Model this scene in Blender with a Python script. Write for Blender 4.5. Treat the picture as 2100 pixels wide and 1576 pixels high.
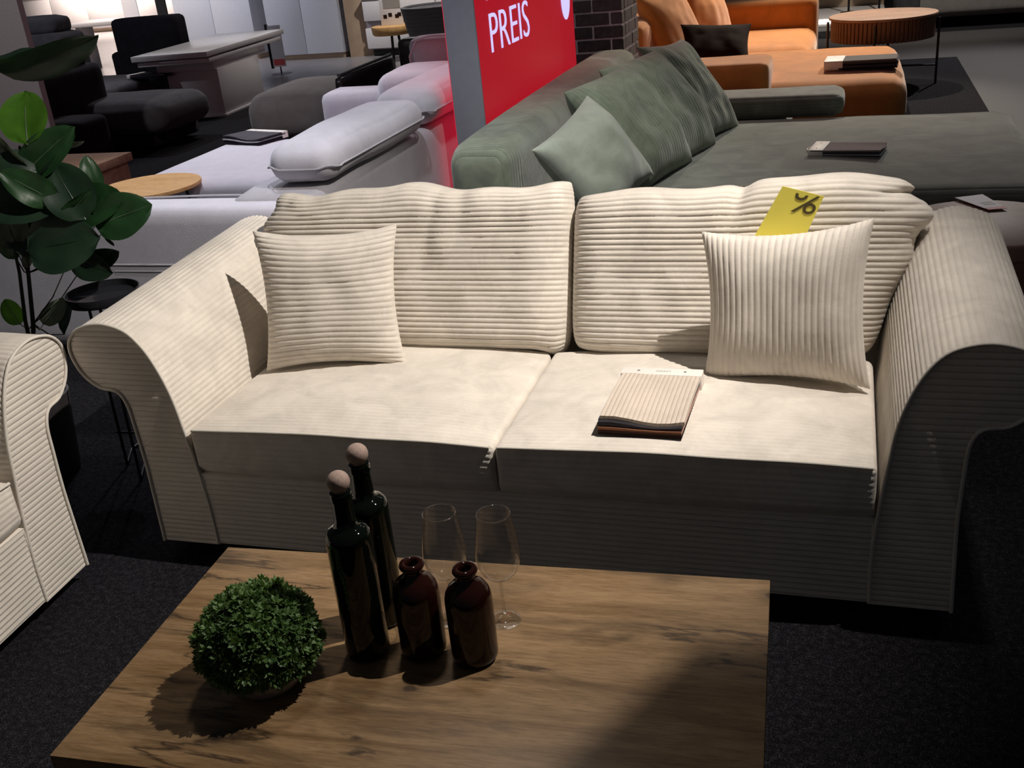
import bpy, bmesh, math, random
import numpy as np
from mathutils import Vector, Matrix, noise
from math import sin, cos, pi, radians, hypot, tan, atan2, sqrt

random.seed(7); rng = np.random.default_rng(7)
for o in list(bpy.data.objects): bpy.data.objects.remove(o)
sc = bpy.context.scene
COL = sc.collection

# ------------------------------------------------------------------ camera
CAM_H, FPX, PITCH, ROLL = 1.70, 2150.0, radians(24.0), radians(5.75)
cam_d = bpy.data.cameras.new('camera'); cam = bpy.data.objects.new('camera', cam_d); COL.objects.link(cam)
cam_d.sensor_fit = 'HORIZONTAL'; cam_d.sensor_width = 36.0; cam_d.lens = FPX*36.0/2100.0; cam_d.clip_end = 100
fw = Vector((0, cos(PITCH), -sin(PITCH))); up0 = Vector((0, sin(PITCH), cos(PITCH))); rt0 = Vector((1, 0, 0))
RT = cos(ROLL)*rt0 - sin(ROLL)*up0; UP = cos(ROLL)*up0 + sin(ROLL)*rt0
m = Matrix((RT, UP, -fw)).transposed().to_4x4(); m.translation = Vector((0, 0, CAM_H)); cam.matrix_world = m
sc.camera = cam

# ------------------------------------------------------------------ room frame: u along the big sofa, v towards the back of the shop
SO = Vector((-1.106, 2.789, 0)); SYAW = radians(-18.75)
SU = Vector((cos(SYAW), sin(SYAW), 0)); SV = Vector((-sin(SYAW), cos(SYAW), 0))
def SP(u, v, z=0.0): return SO + SU*u + SV*v + Vector((0, 0, z))

# ------------------------------------------------------------------ world, exposure, lights
sc.view_settings.view_transform = 'Standard'; sc.view_settings.look = 'None'
sc.view_settings.gamma = 1; sc.view_settings.use_curve_mapping = False; sc.view_settings.exposure = 0.0
w = bpy.data.worlds.new('shop_air'); sc.world = w; w.use_nodes = True
w.node_tree.nodes['Background'].inputs[0].default_value = (0.85, 0.88, 1.0, 1)
w.node_tree.nodes['Background'].inputs[1].default_value = 0.032

def spot(u, v, z, tu, tv, tz, power, cone=70, blend=0.6, col=(1, .93, .84), r=0.035):
    l = bpy.data.lights.new('ceiling_and_fill_spot', 'SPOT'); o = bpy.data.objects.new('ceiling_and_fill_spot', l); COL.objects.link(o)
    p = SP(u, v, z); t = SP(tu, tv, tz); o.location = p
    o.rotation_euler = (t-p).to_track_quat('-Z', 'Y').to_euler()
    l.energy = power; l.spot_size = radians(cone); l.spot_blend = blend; l.color = col; l.shadow_soft_size = r
    return o
WARM = (1, .93, .86); NEUT = (1, .95, .90); COOL = (.90, .92, 1.0)
spot(2.6, .13, 3.3, .38, .20, .45, 580, 73, 1.0, WARM, .016)         # key over the cream sofa
spot(.9, .25, 3.5, 1.0, -1.2, .45, 60, 46, .9, WARM, .12)           # added soft fill, lifts the flap's shadow on the coffee table
spot(.55, 1.0, 3.6, -.9, 2.3, .5, 165, 66, .8, COOL, .05)           # over the white sofa
spot(2.7, 1.2, 3.5, 2.3, .85, .8, 70, 34, .9, NEUT, .05)            # extra fill put in to brighten right arm and leather pouf
spot(-1.0, 2.6, 3.6, -.55, 1.2, 0, 130, 34, .8, COOL, .05)          # stand-in lamp added to light the carpet between sofa and plant
spot(-2.4, 4.6, 3.6, -1.7, 3.2, .4, 380, 66, .8, COOL, .05)
spot(-1.6, 7.0, 3.6, -1.0, 4.4, .6, 190, 60, .7, COOL, .05)
spot(1.5, 1.6, 3.6, .8, 2.55, .6, 190, 44, .9, NEUT, .05)           # green sofa cushions
spot(2.3, 5.95, 3.6, 1.9, 3.8, .4, 58, 75, .8, NEUT, .05)
spot(.9, 3.4, 3.4, .0, 5.5, 1.2, 45, 26, .8, NEUT, .05)            # brick column
spot(1.6, 9.6, 3.6, 1.4, 7.0, .4, 760, 60, .6, (1, .85, .68), .05)  # orange sofa, lit from behind
spot(3.6, 10.2, 3.6, 3.1, 7.6, 0, 620, 80, .7, NEUT, .05)           # floor at the right
spot(2.6, 10.6, 3.4, 2.9, 12.4, .4, 320, 90, .7, (1, .93, .80), .05)
spot(-4.6, 10.2, 3.6, -4.5, 8.0, .5, 150, 65, .7, (1, .93, .86), .05)   # white pedestal table
spot(-3.6, 10.0, 3.6, -3.2, 8.6, 0, 190, 75, .8, NEUT, .05)         # vinyl floor
spot(-7.4, 11.2, 3.4, -6.6, 13.2, .7, 330, 95, .8, COOL, .05)       # white wardrobes
spot(-11, 14.6, 3.4, -10.5, 17.3, .7, 300, 80, .8, COOL, .05)
spot(-10.0, 12.0, 3.4, -9.2, 13.4, .6, 520, 95, .8, (1, .88, .80), .05)
spot(-15.0, 20.0, 3.4, -14.5, 21.5, .3, 2600, 120, .8, (1, .86, .76), .05)   # bright kitchen area
spot(-3.2, 10.8, 3.4, -3.2, 12.6, .5, 420, 80, .8, NEUT, .05)
spot(-6.4, 5.2, 3.5, -7.0, 7.8, .8, 170, 70, .8, COOL, .05)  # fill lamp added to lift the dark sofa backs
spot(-5.6, 7.8, 3.6, -4.9, 6.4, .4, 190, 60, .8, COOL, .05)
spot(-3.6, 2.0, 3.4, -4.4, 4.6, .9, 170, 90, .8, NEUT, .05)          # lamp put in to lighten the grey wall at the left

# ------------------------------------------------------------------ materials
MATS = {}
def nt(name):
    m = bpy.data.materials.new(name); m.use_nodes = True; t = m.node_tree
    return m, t, t.nodes['Principled BSDF']
def N(t, typ, **k):
    n = t.nodes.new(typ)
    for a, b in k.items(): setattr(n, a, b)
    return n
def ramp(t, fac, stops):
    r = N(t, 'ShaderNodeValToRGB'); e = r.color_ramp.elements
    while len(e) < len(stops): e.new(.5)
    for s, (p, c) in zip(e, stops): s.position = p; s.color = (*c, 1) if len(c) == 3 else c
    t.links.new(fac, r.inputs[0]); return r.outputs[0]
def noise_tex(t, scale, detail=3, vec=None, rough=.5, dist=0):
    n = N(t, 'ShaderNodeTexNoise'); n.inputs['Scale'].default_value = scale; n.inputs['Detail'].default_value = detail
    n.inputs['Roughness'].default_value = rough; n.inputs['Distortion'].default_value = dist
    if vec is not None: t.links.new(vec, n.inputs['Vector'])
    return n.outputs['Fac']
def objco(t, scale=None, rot=None):
    c = N(t, 'ShaderNodeTexCoord').outputs['Object']
    if scale or rot:
        mp = N(t, 'ShaderNodeMapping'); t.links.new(c, mp.inputs[0])
        if scale: mp.inputs['Scale'].default_value = scale
        if rot: mp.inputs['Rotation'].default_value = rot
        return mp.outputs[0]
    return c
def bump(t, b, h, strength, dist):
    n = N(t, 'ShaderNodeBump'); n.inputs['Strength'].default_value = strength; n.inputs['Distance'].default_value = dist
    t.links.new(h, n.inputs['Height']); t.links.new(n.outputs[0], b.inputs['Normal'])
def plain(name, col, rough=.5, metal=0, spec=.5, nz=0, nscale=20, bmp=0, emit=None, es=0):
    m, t, b = nt(name); b.inputs['Roughness'].default_value = rough; b.inputs['Metallic'].default_value = metal
    b.inputs['Specular IOR Level'].default_value = spec
    co = objco(t); f = noise_tex(t, nscale, 4, co)
    lo = tuple(c*(1-nz) for c in col); hi = tuple(min(1, c*(1+nz)) for c in col)
    t.links.new(ramp(t, f, [(.35, lo), (.65, hi)]), b.inputs['Base Color'])
    if bmp: bump(t, b, f, .6, bmp)
    if emit: b.inputs['Emission Color'].default_value = (*emit, 1); b.inputs['Emission Strength'].default_value = es
    return m
def fabric(name, col, var=.12, vscale=6, weave=900, rib=None, sheen=.25, rough=.95, wv=.0006):
    """rib = (axis, pitch): fine relief of thin wales seen far away"""
    m, t, b = nt(name); b.inputs['Roughness'].default_value = rough; b.inputs['Specular IOR Level'].default_value = .12
    b.inputs['Sheen Weight'].default_value = sheen; b.inputs['Sheen Roughness'].default_value = .5
    co = objco(t); f = noise_tex(t, vscale, 6, co, .62, .6)
    lo = tuple(c*(1-var) for c in col); hi = tuple(min(1, c*(1+var)) for c in col)
    t.links.new(ramp(t, f, [(.36, lo), (.64, hi)]), b.inputs['Base Color'])
    g = noise_tex(t, weave, 2, co)
    if rib:
        sp = N(t, 'ShaderNodeSeparateXYZ'); t.links.new(co, sp.inputs[0])
        mu = N(t, 'ShaderNodeMath', operation='MULTIPLY'); t.links.new(sp.outputs[rib[0]], mu.inputs[0]); mu.inputs[1].default_value = pi/rib[1]
        si = N(t, 'ShaderNodeMath', operation='SINE'); t.links.new(mu.outputs[0], si.inputs[0])
        ab = N(t, 'ShaderNodeMath', operation='ABSOLUTE'); t.links.new(si.outputs[0], ab.inputs[0])
        sq = N(t, 'ShaderNodeMath', operation='SQRT'); t.links.new(ab.outputs[0], sq.inputs[0])
        ad = N(t, 'ShaderNodeMath', operation='MULTIPLY_ADD'); t.links.new(g, ad.inputs[0]); ad.inputs[1].default_value = .15; t.links.new(sq.outputs[0], ad.inputs[2])
        bump(t, b, ad.outputs[0], .8, rib[1]*.22)
    else: bump(t, b, g, .5, wv)
    return m
CREAM = (.69, .63, .55)
M_cream = fabric('cream_corduroy', CREAM, .10, 9, 350, None, .25, wv=.0012)
M_cream_z = fabric('cream_corduroy_flat', CREAM, .05, 9, 350, (2, .0165), .2)
M_pipe = fabric('cream_piping', (.68, .63, .55), .04, 20, 500)
M_swcord = fabric('sample_corduroy', (.62, .53, .44), .05, 12, 500, (0, .012), .15)
M_white = fabric('white_boucle', (.60, .575, .63), .04, 12, 260, None, .3, wv=.002)
M_hgrey = fabric('light_grey_weave', (.44, .42, .45), .04, 12, 260, None, .3, wv=.002)
M_green = fabric('green_corduroy', (.22, .26, .19), .25, 7, 300, None, .5, wv=.0015)
M_green_z = fabric('green_corduroy_ribs_z', (.19, .207, .172), .25, 6, 300, (2, .02), .5)
M_green_x = fabric('green_corduroy_ribs_x', (.19, .207, .172), .25, 6, 300, (0, .02), .5)
M_green_y = fabric('green_corduroy_ribs_y', (.21, .245, .18), .25, 6, 300, (1, .022), .5)
M_green_pale = fabric('pale_green_velvet', (.46, .52, .43), .14, 6, 400, None, .6)
M_orange = fabric('orange_velvet', (.60, .235, .06), .12, 5, 400, None, .5)
M_brownpil = fabric('dark_brown_fabric', (.022, .010, .007), .2, 9, 300, None, .0)  # also the backlit pillow, its shade kept in this dark colour
M_dark = fabric('charcoal_fabric', (.066, .063, .072), .15, 9, 300, None, .08)
M_darker = fabric('black_fabric', (.014, .013, .018), .2, 9, 300, None, .03)
M_pouf = fabric('grey_pouf_fabric', (.30, .285, .30), .08, 9, 300)
M_greysofa = fabric('taupe_fabric', (.24, .225, .22), .08, 9, 300)
M_gloss_white = plain('white_lacquer', (.66, .63, .64), .3, nz=.02)
M_cab = plain('wardrobe_white', (.60, .61, .68), .35, nz=.02)
M_wallgrey = plain('grey_paint', (.28, .25, .27), .85, nz=.05, nscale=60)
M_tan = plain('beech_panel', (.42, .31, .22), .6, nz=.08, nscale=6)
M_black = plain('black_metal', (.012, .012, .014), .4, .3)
M_blackmatte = plain('black_plastic', (.01, .01, .012), .7)
M_leather = plain('black_leather', (.018, .018, .02), .38, nz=.2, nscale=60, bmp=.001)
M_chrome = plain('brushed_steel', (.6, .6, .6), .3, 1)
M_brown = plain('brown_leather', (.30, .16, .11), .55, nz=.15, nscale=14, bmp=.0005)
M_paper = plain('white_paper', (.78, .77, .80), .6)
M_card = plain('white_card', (.80, .75, .69), .5)
M_ink = plain('dark_ink', (.10, .085, .07), .6)
M_greyink = plain('grey_ink', (.30, .28, .26), .6)
M_redink = plain('red_ink', (.75, .12, .13), .6)
M_yellow = plain('yellow_card', (1.0, .88, .14), .6)
M_yink = plain('brown_ink', (.10, .075, .02), .6)
M_ball = plain('cork_ball', (.30, .215, .175), .85, nz=.12, nscale=180, bmp=.0006)
M_stone = plain('grey_concrete', (.19, .165, .15), .8, nz=.15, nscale=60)
M_pot = plain('dark_planter', (.035, .03, .032), .6, nz=.1)
M_soil = plain('dark_soil', (.012, .010, .008), .95, nz=.4, nscale=80)
M_mort = plain('pale_mortar', (.42, .37, .41), .9, nz=.1, nscale=60)
M_case = plain('screen_case', (.30, .31, .36), .5, nz=.03)
M_stem = plain('plant_stem', (.02, .03, .012), .7, nz=.3)

def brick_mat():
    m, t, b = nt('dark_brick'); b.inputs['Roughness'].default_value = .85
    oi = N(t, 'ShaderNodeObjectInfo'); f = noise_tex(t, 25, 5, objco(t))
    ad = N(t, 'ShaderNodeMath', operation='MULTIPLY_ADD'); t.links.new(oi.outputs['Random'], ad.inputs[0]); ad.inputs[1].default_value = .35; t.links.new(f, ad.inputs[2])
    t.links.new(ramp(t, ad.outputs[0], [(.3, (.018, .014, .017)), (.95, (.075, .055, .062))]), b.inputs['Base Color'])
    bump(t, b, f, .7, .004); return m
M_brick = brick_mat()

def emis(name, col, s):
    m, t, b = nt(name); b.inputs['Base Color'].default_value = (.01, .01, .01, 1); b.inputs['Roughness'].default_value = .4
    b.inputs['Emission Color'].default_value = (*col, 1); b.inputs['Emission Strength'].default_value = s; return m
M_red = emis('red_display', (.92, .012, .035), .40)
M_redb = emis('red_display_bright', (.92, .02, .06), .75)
M_letter = emis('letter_display', (.55, .50, 1.0), 1.25)
M_ledge = emis('letter_edge_display', (1.0, .55, .85), 1.0)
M_glow = emis('light_strip', (1, .93, .82), 3.0)

def wood(name, base, light, dark, axis_scale, crack=.5, rough=.45, scale=1.0, seed=0.):
    m, t, b = nt(name); b.inputs['Roughness'].default_value = rough; b.inputs['Specular IOR Level'].default_value = .35
    mp = N(t, 'ShaderNodeMapping'); t.links.new(N(t, 'ShaderNodeTexCoord').outputs['Object'], mp.inputs[0])
    mp.inputs['Scale'].default_value = axis_scale; mp.inputs['Location'].default_value = (seed, seed*.7, 0)
    v = mp.outputs[0]
    broad = noise_tex(t, 2.2*scale, 5, v, .55, 1.0); fine = noise_tex(t, 26*scale, 6, v, .65, .4); fib = noise_tex(t, 90*scale, 3, v, .6)
    c1 = ramp(t, broad, [(.30, base), (.62, light)])
    def mix(a, c, f, typ='MULTIPLY'):
        mx = N(t, 'ShaderNodeMix', data_type='RGBA', blend_type=typ); 
        if isinstance(f, float): mx.inputs[0].default_value = f
        else: t.links.new(f, mx.inputs[0])
        t.links.new(a, mx.inputs[6])
        if isinstance(c, tuple): mx.inputs[7].default_value = (*c, 1)
        else: t.links.new(c, mx.inputs[7])
        return mx.outputs[2]
    c2 = mix(c1, ramp(t, fine, [(.33, (.62, .55, .47)), (.56, (1.05, 1.05, 1.05))]), .75)
    c2 = mix(c2, ramp(t, fib, [(.3, (.8, .78, .75)), (.6, (1, 1, 1))]), .6)
    # long dark cracks along the grain: thin iso-lines of a strongly stretched noise, opened only here and there
    C0 = N(t, 'ShaderNodeTexCoord').outputs['Object']
    def mapped(sc_, lo_):
        q = N(t, 'ShaderNodeMapping'); t.links.new(C0, q.inputs[0]); q.inputs['Scale'].default_value = sc_; q.inputs['Location'].default_value = lo_; return q.outputs[0]
    def math(op, a, b_=None, c_=None):
        q = N(t, 'ShaderNodeMath', operation=op)
        for k, x in enumerate((a, b_, c_)):
            if x is None: continue
            if isinstance(x, (int, float)): q.inputs[k].default_value = x
            else: t.links.new(x, q.inputs[k])
        return q.outputs[0]
    cr = noise_tex(t, 1.0, 8, mapped((1.1*scale, 6.5*scale, 1), (seed+3.1, seed+1.3, 0)), .55, .35)
    line = ramp(t, math('ABSOLUTE', math('SUBTRACT', cr, .5)), [(0.0, (1, 1, 1)), (.006, (.7, .7, .7)), (.018, (.12, .12, .12)), (.05, (0, 0, 0))])
    gate = ramp(t, noise_tex(t, 1.0, 4, mapped((3.0*scale, 5.0*scale, 1), (seed+9, seed+2, 0)), .6), [(.42, (0, 0, 0)), (.52, (1, 1, 1))])
    c3 = mix(c2, dark, math('MULTIPLY', math('MULTIPLY', line, gate), crack), 'MIX')
    # smoky stains and small round knots
    stain = ramp(t, noise_tex(t, 1.0, 5, mapped((2.4*scale, 9*scale, 1), (seed+5, seed+7, 0)), .6, .6), [(.52, (0, 0, 0)), (.70, (.70, .70, .70))])
    c3 = mix(c3, tuple(x*1.6 for x in dark), math('MULTIPLY', stain, crack), 'MIX')
    vo = N(t, 'ShaderNodeTexVoronoi'); vo.inputs['Scale'].default_value = 1.0
    nz = N(t, 'ShaderNodeTexNoise'); nz.inputs['Scale'].default_value = 30; t.links.new(C0, nz.inputs['Vector'])
    mxv = N(t, 'ShaderNodeMix', data_type='VECTOR'); mxv.inputs[0].default_value = .05
    t.links.new(mapped((3.6*scale, 5.2*scale, 1), (seed*2+.35, seed+.1, 0)), mxv.inputs[4]); t.links.new(nz.outputs['Color'], mxv.inputs[5]); t.links.new(mxv.outputs[1], vo.inputs['Vector'])
    kn = ramp(t, vo.outputs['Distance'], [(.035, (1, 1, 1)), (.06, (.45, .45, .45)), (.16, (0, 0, 0))])
    kg = ramp(t, vo.outputs['Color'], [(.38, (0, 0, 0)), (.40, (1, 1, 1))])
    c4 = mix(c3, dark, math('MULTIPLY', math('MULTIPLY', kn, kg), crack), 'MIX')
    t.links.new(c4, b.inputs['Base Color'])
    bump(t, b, fine, .25, .0008); return m
M_oak = wood('wild_oak', (.150, .086, .036), (.285, .182, .092), (.014, .008, .004), (.75, 8.5, 8.5), .85, .42, 1.1, 1.0)
M_oak2 = wood('round_oak', (.60, .33, .12), (.74, .45, .19), (.20, .10, .05), (1.2, 7, 7), .25, .5, 1.0, 4.)
M_oak3 = wood('brown_oak', (.26, .15, .10), (.36, .22, .15), (.08, .05, .03), (1.2, 7, 7), .3, .5, 1.0, 6.)
M_slat = wood('walnut_slat', (.13, .065, .040), (.20, .11, .07), (.03, .02, .01), (7, 7, 1.), .2, .6, 1.0, 2.)

def glassy(name, col, rough=.03, trans=1.0, ior=1.5):
    m, t, b = nt(name); b.inputs['Base Color'].default_value = (*col, 1); b.inputs['Roughness'].default_value = rough
    b.inputs['Specular IOR Level'].default_value = .35; b.inputs['Transmission Weight'].default_value = trans; b.inputs['IOR'].default_value = ior; return m
M_bottle = glassy('dark_green_glass', (.0018, .003, .0018), .018, .0)
M_amber = glassy('amber_glass', (.016, .004, .0025), .02, .22)
M_blkglass = glassy('black_glass', (.02, .02, .024), .06, .0)
def thin_glass(name, tint=(.93, .93, .93), extra=.07):
    m, t, b = nt(name); t.nodes.remove(b); out = t.nodes['Material Output']
    tr = N(t, 'ShaderNodeBsdfTransparent'); tr.inputs[0].default_value = (*tint, 1)
    gl = N(t, 'ShaderNodeBsdfGlossy'); gl.inputs['Roughness'].default_value = .02
    lw = N(t, 'ShaderNodeLayerWeight'); lw.inputs['Blend'].default_value = .5
    pw = N(t, 'ShaderNodeMath', operation='POWER'); t.links.new(lw.outputs['Facing'], pw.inputs[0]); pw.inputs[1].default_value = 3.0
    ad = N(t, 'ShaderNodeMath', operation='MULTIPLY_ADD'); t.links.new(pw.outputs[0], ad.inputs[0]); ad.inputs[1].default_value = .95; ad.inputs[2].default_value = extra
    mx = N(t, 'ShaderNodeMixShader'); t.links.new(ad.outputs[0], mx.inputs[0]); t.links.new(tr.outputs[0], mx.inputs[1]); t.links.new(gl.outputs[0], mx.inputs[2])
    t.links.new(mx.outputs[0], out.inputs[0]); return m
M_wine = thin_glass('clear_glass')
M_rim = thin_glass('glass_rim', (.9, .9, .9), .35)

def leaf_mat(name, a, b_, trans=.25, rough=.35):
    m, t, b = nt(name); b.inputs['Roughness'].default_value = rough; b.inputs['Specular IOR Level'].default_value = .45
    co = objco(t); f = noise_tex(t, 18, 4, co)
    t.links.new(ramp(t, f, [(.3, a), (.7, b_)]), b.inputs['Base Color'])
    tl = N(t, 'ShaderNodeBsdfTranslucent'); tl.inputs[0].default_value = (b_[0]*1.3, b_[1]*1.3, b_[2]*.8, 1)
    mx = N(t, 'ShaderNodeMixShader'); mx.inputs[0].default_value = trans
    t.links.new(b.outputs[0], mx.inputs[1]); t.links.new(tl.outputs[0], mx.inputs[2]); t.links.new(mx.outputs[0], t.nodes['Material Output'].inputs[0])
    bump(t, b, f, .3, .001); return m
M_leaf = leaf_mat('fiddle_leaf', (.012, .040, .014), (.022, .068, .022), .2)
M_leafy = leaf_mat('bright_leaf', (.05, .14, .012), (.085, .22, .022), .4)  # brighter green, the upper leaf's backlight put into the colour
M_leafd = leaf_mat('shaded_leaf', (.010, .026, .014), (.016, .036, .018), .1)  # darker copy of the leaf green, shade painted into the colour
M_leafb = leaf_mat('pale_glare_leaf', (.10, .13, .10), (.16, .19, .15), .1, .25)  # pale leaves and midribs; glare on one leaf painted as this colour
M_box = leaf_mat('boxwood_leaf', (.030, .070, .016), (.092, .165, .042), .2, .6)
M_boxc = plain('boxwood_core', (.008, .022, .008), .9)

def carpet():
    m, t, b = nt('charcoal_carpet'); b.inputs['Roughness'].default_value = 1; b.inputs['Specular IOR Level'].default_value = .05
    co = objco(t); f = noise_tex(t, 260, 3, co, .7); g = noise_tex(t, 60, 3, co, .6)
    ad = N(t, 'ShaderNodeMath', operation='MULTIPLY_ADD'); t.links.new(g, ad.inputs[0]); ad.inputs[1].default_value = .4; t.links.new(f, ad.inputs[2])
    t.links.new(ramp(t, ad.outputs[0], [(.52, (.004, .004, .005)), (.72, (.012, .0115, .014)), (.90, (.055, .052, .058))]), b.inputs['Base Color'])
    bump(t, b, f, .8, .004); return m
M_carpet = carpet()
M_floorstrip = plain('grey_floor_strip', (.040, .036, .038), .8, nz=.15, nscale=90)
M_tilef = plain('grey_vinyl', (.20, .185, .19), .35, nz=.06, nscale=3)

# ------------------------------------------------------------------ builders
def root(name, label, cat, u, v, z=0, yaw=0., group=None):
    o = bpy.data.objects.new(name, None); COL.objects.link(o); o.empty_display_size = .1
    o.location = SP(u, v, z); o.rotation_euler = (0, 0, SYAW+yaw); o['label'] = label; o['category'] = cat
    if group: o['group'] = group
    return o
def tag(o, label, cat, group=None):
    o['label'] = label; o['category'] = cat
    if group: o['group'] = group
    return o
def struct(o): o['kind'] = 'structure'; return o
def mk(name, verts, faces, mat, parent=None, smooth=True, sharp=None, mats=None, fmat=None):
    me = bpy.data.meshes.new(name); me.from_pydata([tuple(map(float, p)) for p in verts] if not isinstance(verts, list) else verts, [], faces); me.update()
    me.materials.append(mat)
    if mats:
        for x in mats: me.materials.append(x)
        me.polygons.foreach_set('material_index', fmat)
    if smooth:
        me.polygons.foreach_set('use_smooth', [True]*len(me.polygons))
        if sharp: me.set_sharp_from_angle(angle=radians(sharp))
    o = bpy.data.objects.new(name, me); COL.objects.link(o)
    if parent: o.parent = parent
    return o
def bm_obj(name, bm, mat, parent=None, smooth=True, sharp=35):
    me = bpy.data.meshes.new(name); bmesh.ops.recalc_face_normals(bm, faces=bm.faces); bm.to_mesh(me); bm.free(); me.materials.append(mat)
    if smooth:
        me.polygons.foreach_set('use_smooth', [True]*len(me.polygons))
        if sharp: me.set_sharp_from_angle(angle=radians(sharp))
    o = bpy.data.objects.new(name, me); COL.objects.link(o)
    if parent: o.parent = parent
    return o
def add_box(bm, x0, x1, y0, y1, z0, z1, bev=0, seg=2):
    r = bmesh.ops.create_cube(bm, size=1)
    for q in r['verts']: q.co = Vector((x0+(q.co.x+.5)*(x1-x0), y0+(q.co.y+.5)*(y1-y0), z0+(q.co.z+.5)*(z1-z0)))
    if bev:
        es = list({e for q in r['verts'] for e in q.link_edges})
        bmesh.ops.bevel(bm, geom=es, offset=bev, segments=seg, profile=.5, affect='EDGES')
def box(name, ext, mat, parent=None, bev=.004, seg=2, sharp=35):
    bm = bmesh.new(); add_box(bm, *ext, bev=bev, seg=seg); return bm_obj(name, bm, mat, parent, True, sharp)
def softbox(name, ext, mat, parent, r=.05, puff=.0, n=14, wob=.006, seed=0, crown_top=0.):
    """upholstered block: rounded box, gently puffed and uneven"""
    x0, x1, y0, y1, z0, z1 = ext; hx, hy, hz = (x1-x0)/2, (y1-y0)/2, (z1-z0)/2; c = np.array([(x0+x1)/2, (y0+y1)/2, (z0+z1)/2])
    bm = bmesh.new(); bmesh.ops.create_cube(bm, size=2); bmesh.ops.subdivide_edges(bm, edges=bm.edges[:], cuts=n, use_grid_fill=True)
    r = min(r, hx*.98, hy*.98, hz*.98)
    for q in bm.verts:
        p = [q.co.x, q.co.y, q.co.z]
        p = [math.copysign(abs(a)**.8 if abs(a) < 1 else 1, a) for a in p]
        s = [p[0]*hx, p[1]*hy, p[2]*hz]
        inner = [max(-h+r, min(h-r, a)) for a, h in zip(s, (hx, hy, hz))]
        d = Vector([a-b for a, b in zip(s, inner)])
        if d.length > 1e-9: d = d.normalized()*r
        P = Vector(inner)+d
        a, b, cc = p
        P.x += math.copysign(puff, a)*(1-b*b)*(1-cc*cc)*(abs(a) > .98); P.y += math.copysign(puff, b)*(1-a*a)*(1-cc*cc)*(abs(b) > .98)
        P.z += math.copysign(puff+(crown_top if cc > 0 else 0), cc)*(1-a*a)*(1-b*b)*(abs(cc) > .98)
        nz = noise.noise_vector(Vector((P.x*3+seed, P.y*3, P.z*3+seed*.3)))*wob
        q.co = Vector(c)+P+nz
    return bm_obj(name, bm, mat, parent, True, None)
def tube(name, pts, r, mat, parent=None, seg=8, closed=False, cap=True):
    pts = [Vector(p) for p in pts]; V = []; Fc = []; n = len(pts); rr = r if hasattr(r, '__len__') else [r]*n
    up = None
    for i, p in enumerate(pts):
        a = pts[i-1] if (i > 0 or closed) else pts[i]; b = pts[(i+1) % n] if (i < n-1 or closed) else pts[i]
        t = (b-a).normalized()
        if up is None: up = Vector((0, 0, 1)) if abs(t.z) < .9 else Vector((1, 0, 0))
        s = t.cross(up).normalized(); up = s.cross(t).normalized()
        for k in range(seg):
            an = 2*pi*k/seg; V.append(tuple(p+(s*cos(an)+up*sin(an))*rr[i]))
    for i in range(n if closed else n-1):
        j = (i+1) % n
        for k in range(seg): Fc.append((i*seg+k, i*seg+(k+1) % seg, j*seg+(k+1) % seg, j*seg+k))
    if not closed and cap: Fc.append(tuple(range(seg-1, -1, -1))); Fc.append(tuple((n-1)*seg+k for k in range(seg)))
    return mk(name, V, Fc, mat, parent, True, 60)
def lathe(name, prof, mat, parent=None, seg=48, loc=(0, 0, 0), sharp=50, sx=1, sy=1):
    V = []; Fc = []; n = len(prof)
    for i, (r, z) in enumerate(prof):
        for k in range(seg): a = 2*pi*k/seg; V.append((loc[0]+max(r, 1e-5)*cos(a)*sx, loc[1]+max(r, 1e-5)*sin(a)*sy, loc[2]+z))
    for i in range(n-1):
        for k in range(seg): Fc.append((i*seg+k, i*seg+(k+1) % seg, (i+1)*seg+(k+1) % seg, (i+1)*seg+k))
    return mk(name, V, Fc, mat, parent, True, sharp)
def spline(pts, n, closed=False):
    """Catmull-Rom through 2-D points, resampled evenly"""
    P = np.array(pts, float); m = len(P); out = []
    rngs = range(m) if closed else range(m-1)
    for i in rngs:
        p0 = P[(i-1) % m] if (closed or i > 0) else 2*P[0]-P[1]
        p1 = P[i]; p2 = P[(i+1) % m]; p3 = P[(i+2) % m] if (closed or i+2 < m) else 2*P[m-1]-P[m-2]
        for t in np.linspace(0, 1, 24, endpoint=False):
            out.append(.5*((2*p1)+(-p0+p2)*t+(2*p0-5*p1+4*p2-p3)*t*t+(-p0+3*p1-3*p2+p3)*t**3))
    if not closed: out.append(P[-1])
    out = np.array(out); Q = np.vstack([out, out[:1]]) if closed else out
    L = np.r_[0, np.cumsum(np.hypot(*np.diff(Q, axis=0).T))]
    s = np.linspace(0, L[-1], n, endpoint=not closed)
    return np.c_[np.interp(s, L, Q[:, 0]), np.interp(s, L, Q[:, 1])], L[-1]
PITCH_R = .0165
def wale(s, pitch=PITCH_R):
    x = (s/pitch) % 1.0*2-1
    return 1-np.abs(x)**2.4
def poly_normals(P, closed=True):
    d = np.roll(P, -1, 0)-np.roll(P, 1, 0) if closed else np.gradient(P, axis=0)
    nn = np.c_[d[:, 1], -d[:, 0]]; nn /= np.maximum(np.linalg.norm(nn, axis=1)[:, None], 1e-9)
    return nn
def grid_faces(nr, nc, wrap=False, flip=False):
    F_ = []
    for i in range(nr-1):
        for j in range(nc if wrap else nc-1):
            k = (j+1) % nc; q = (i*nc+j, i*nc+k, (i+1)*nc+k, (i+1)*nc+j); F_.append(q[::-1] if flip else q)
    return F_

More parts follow.
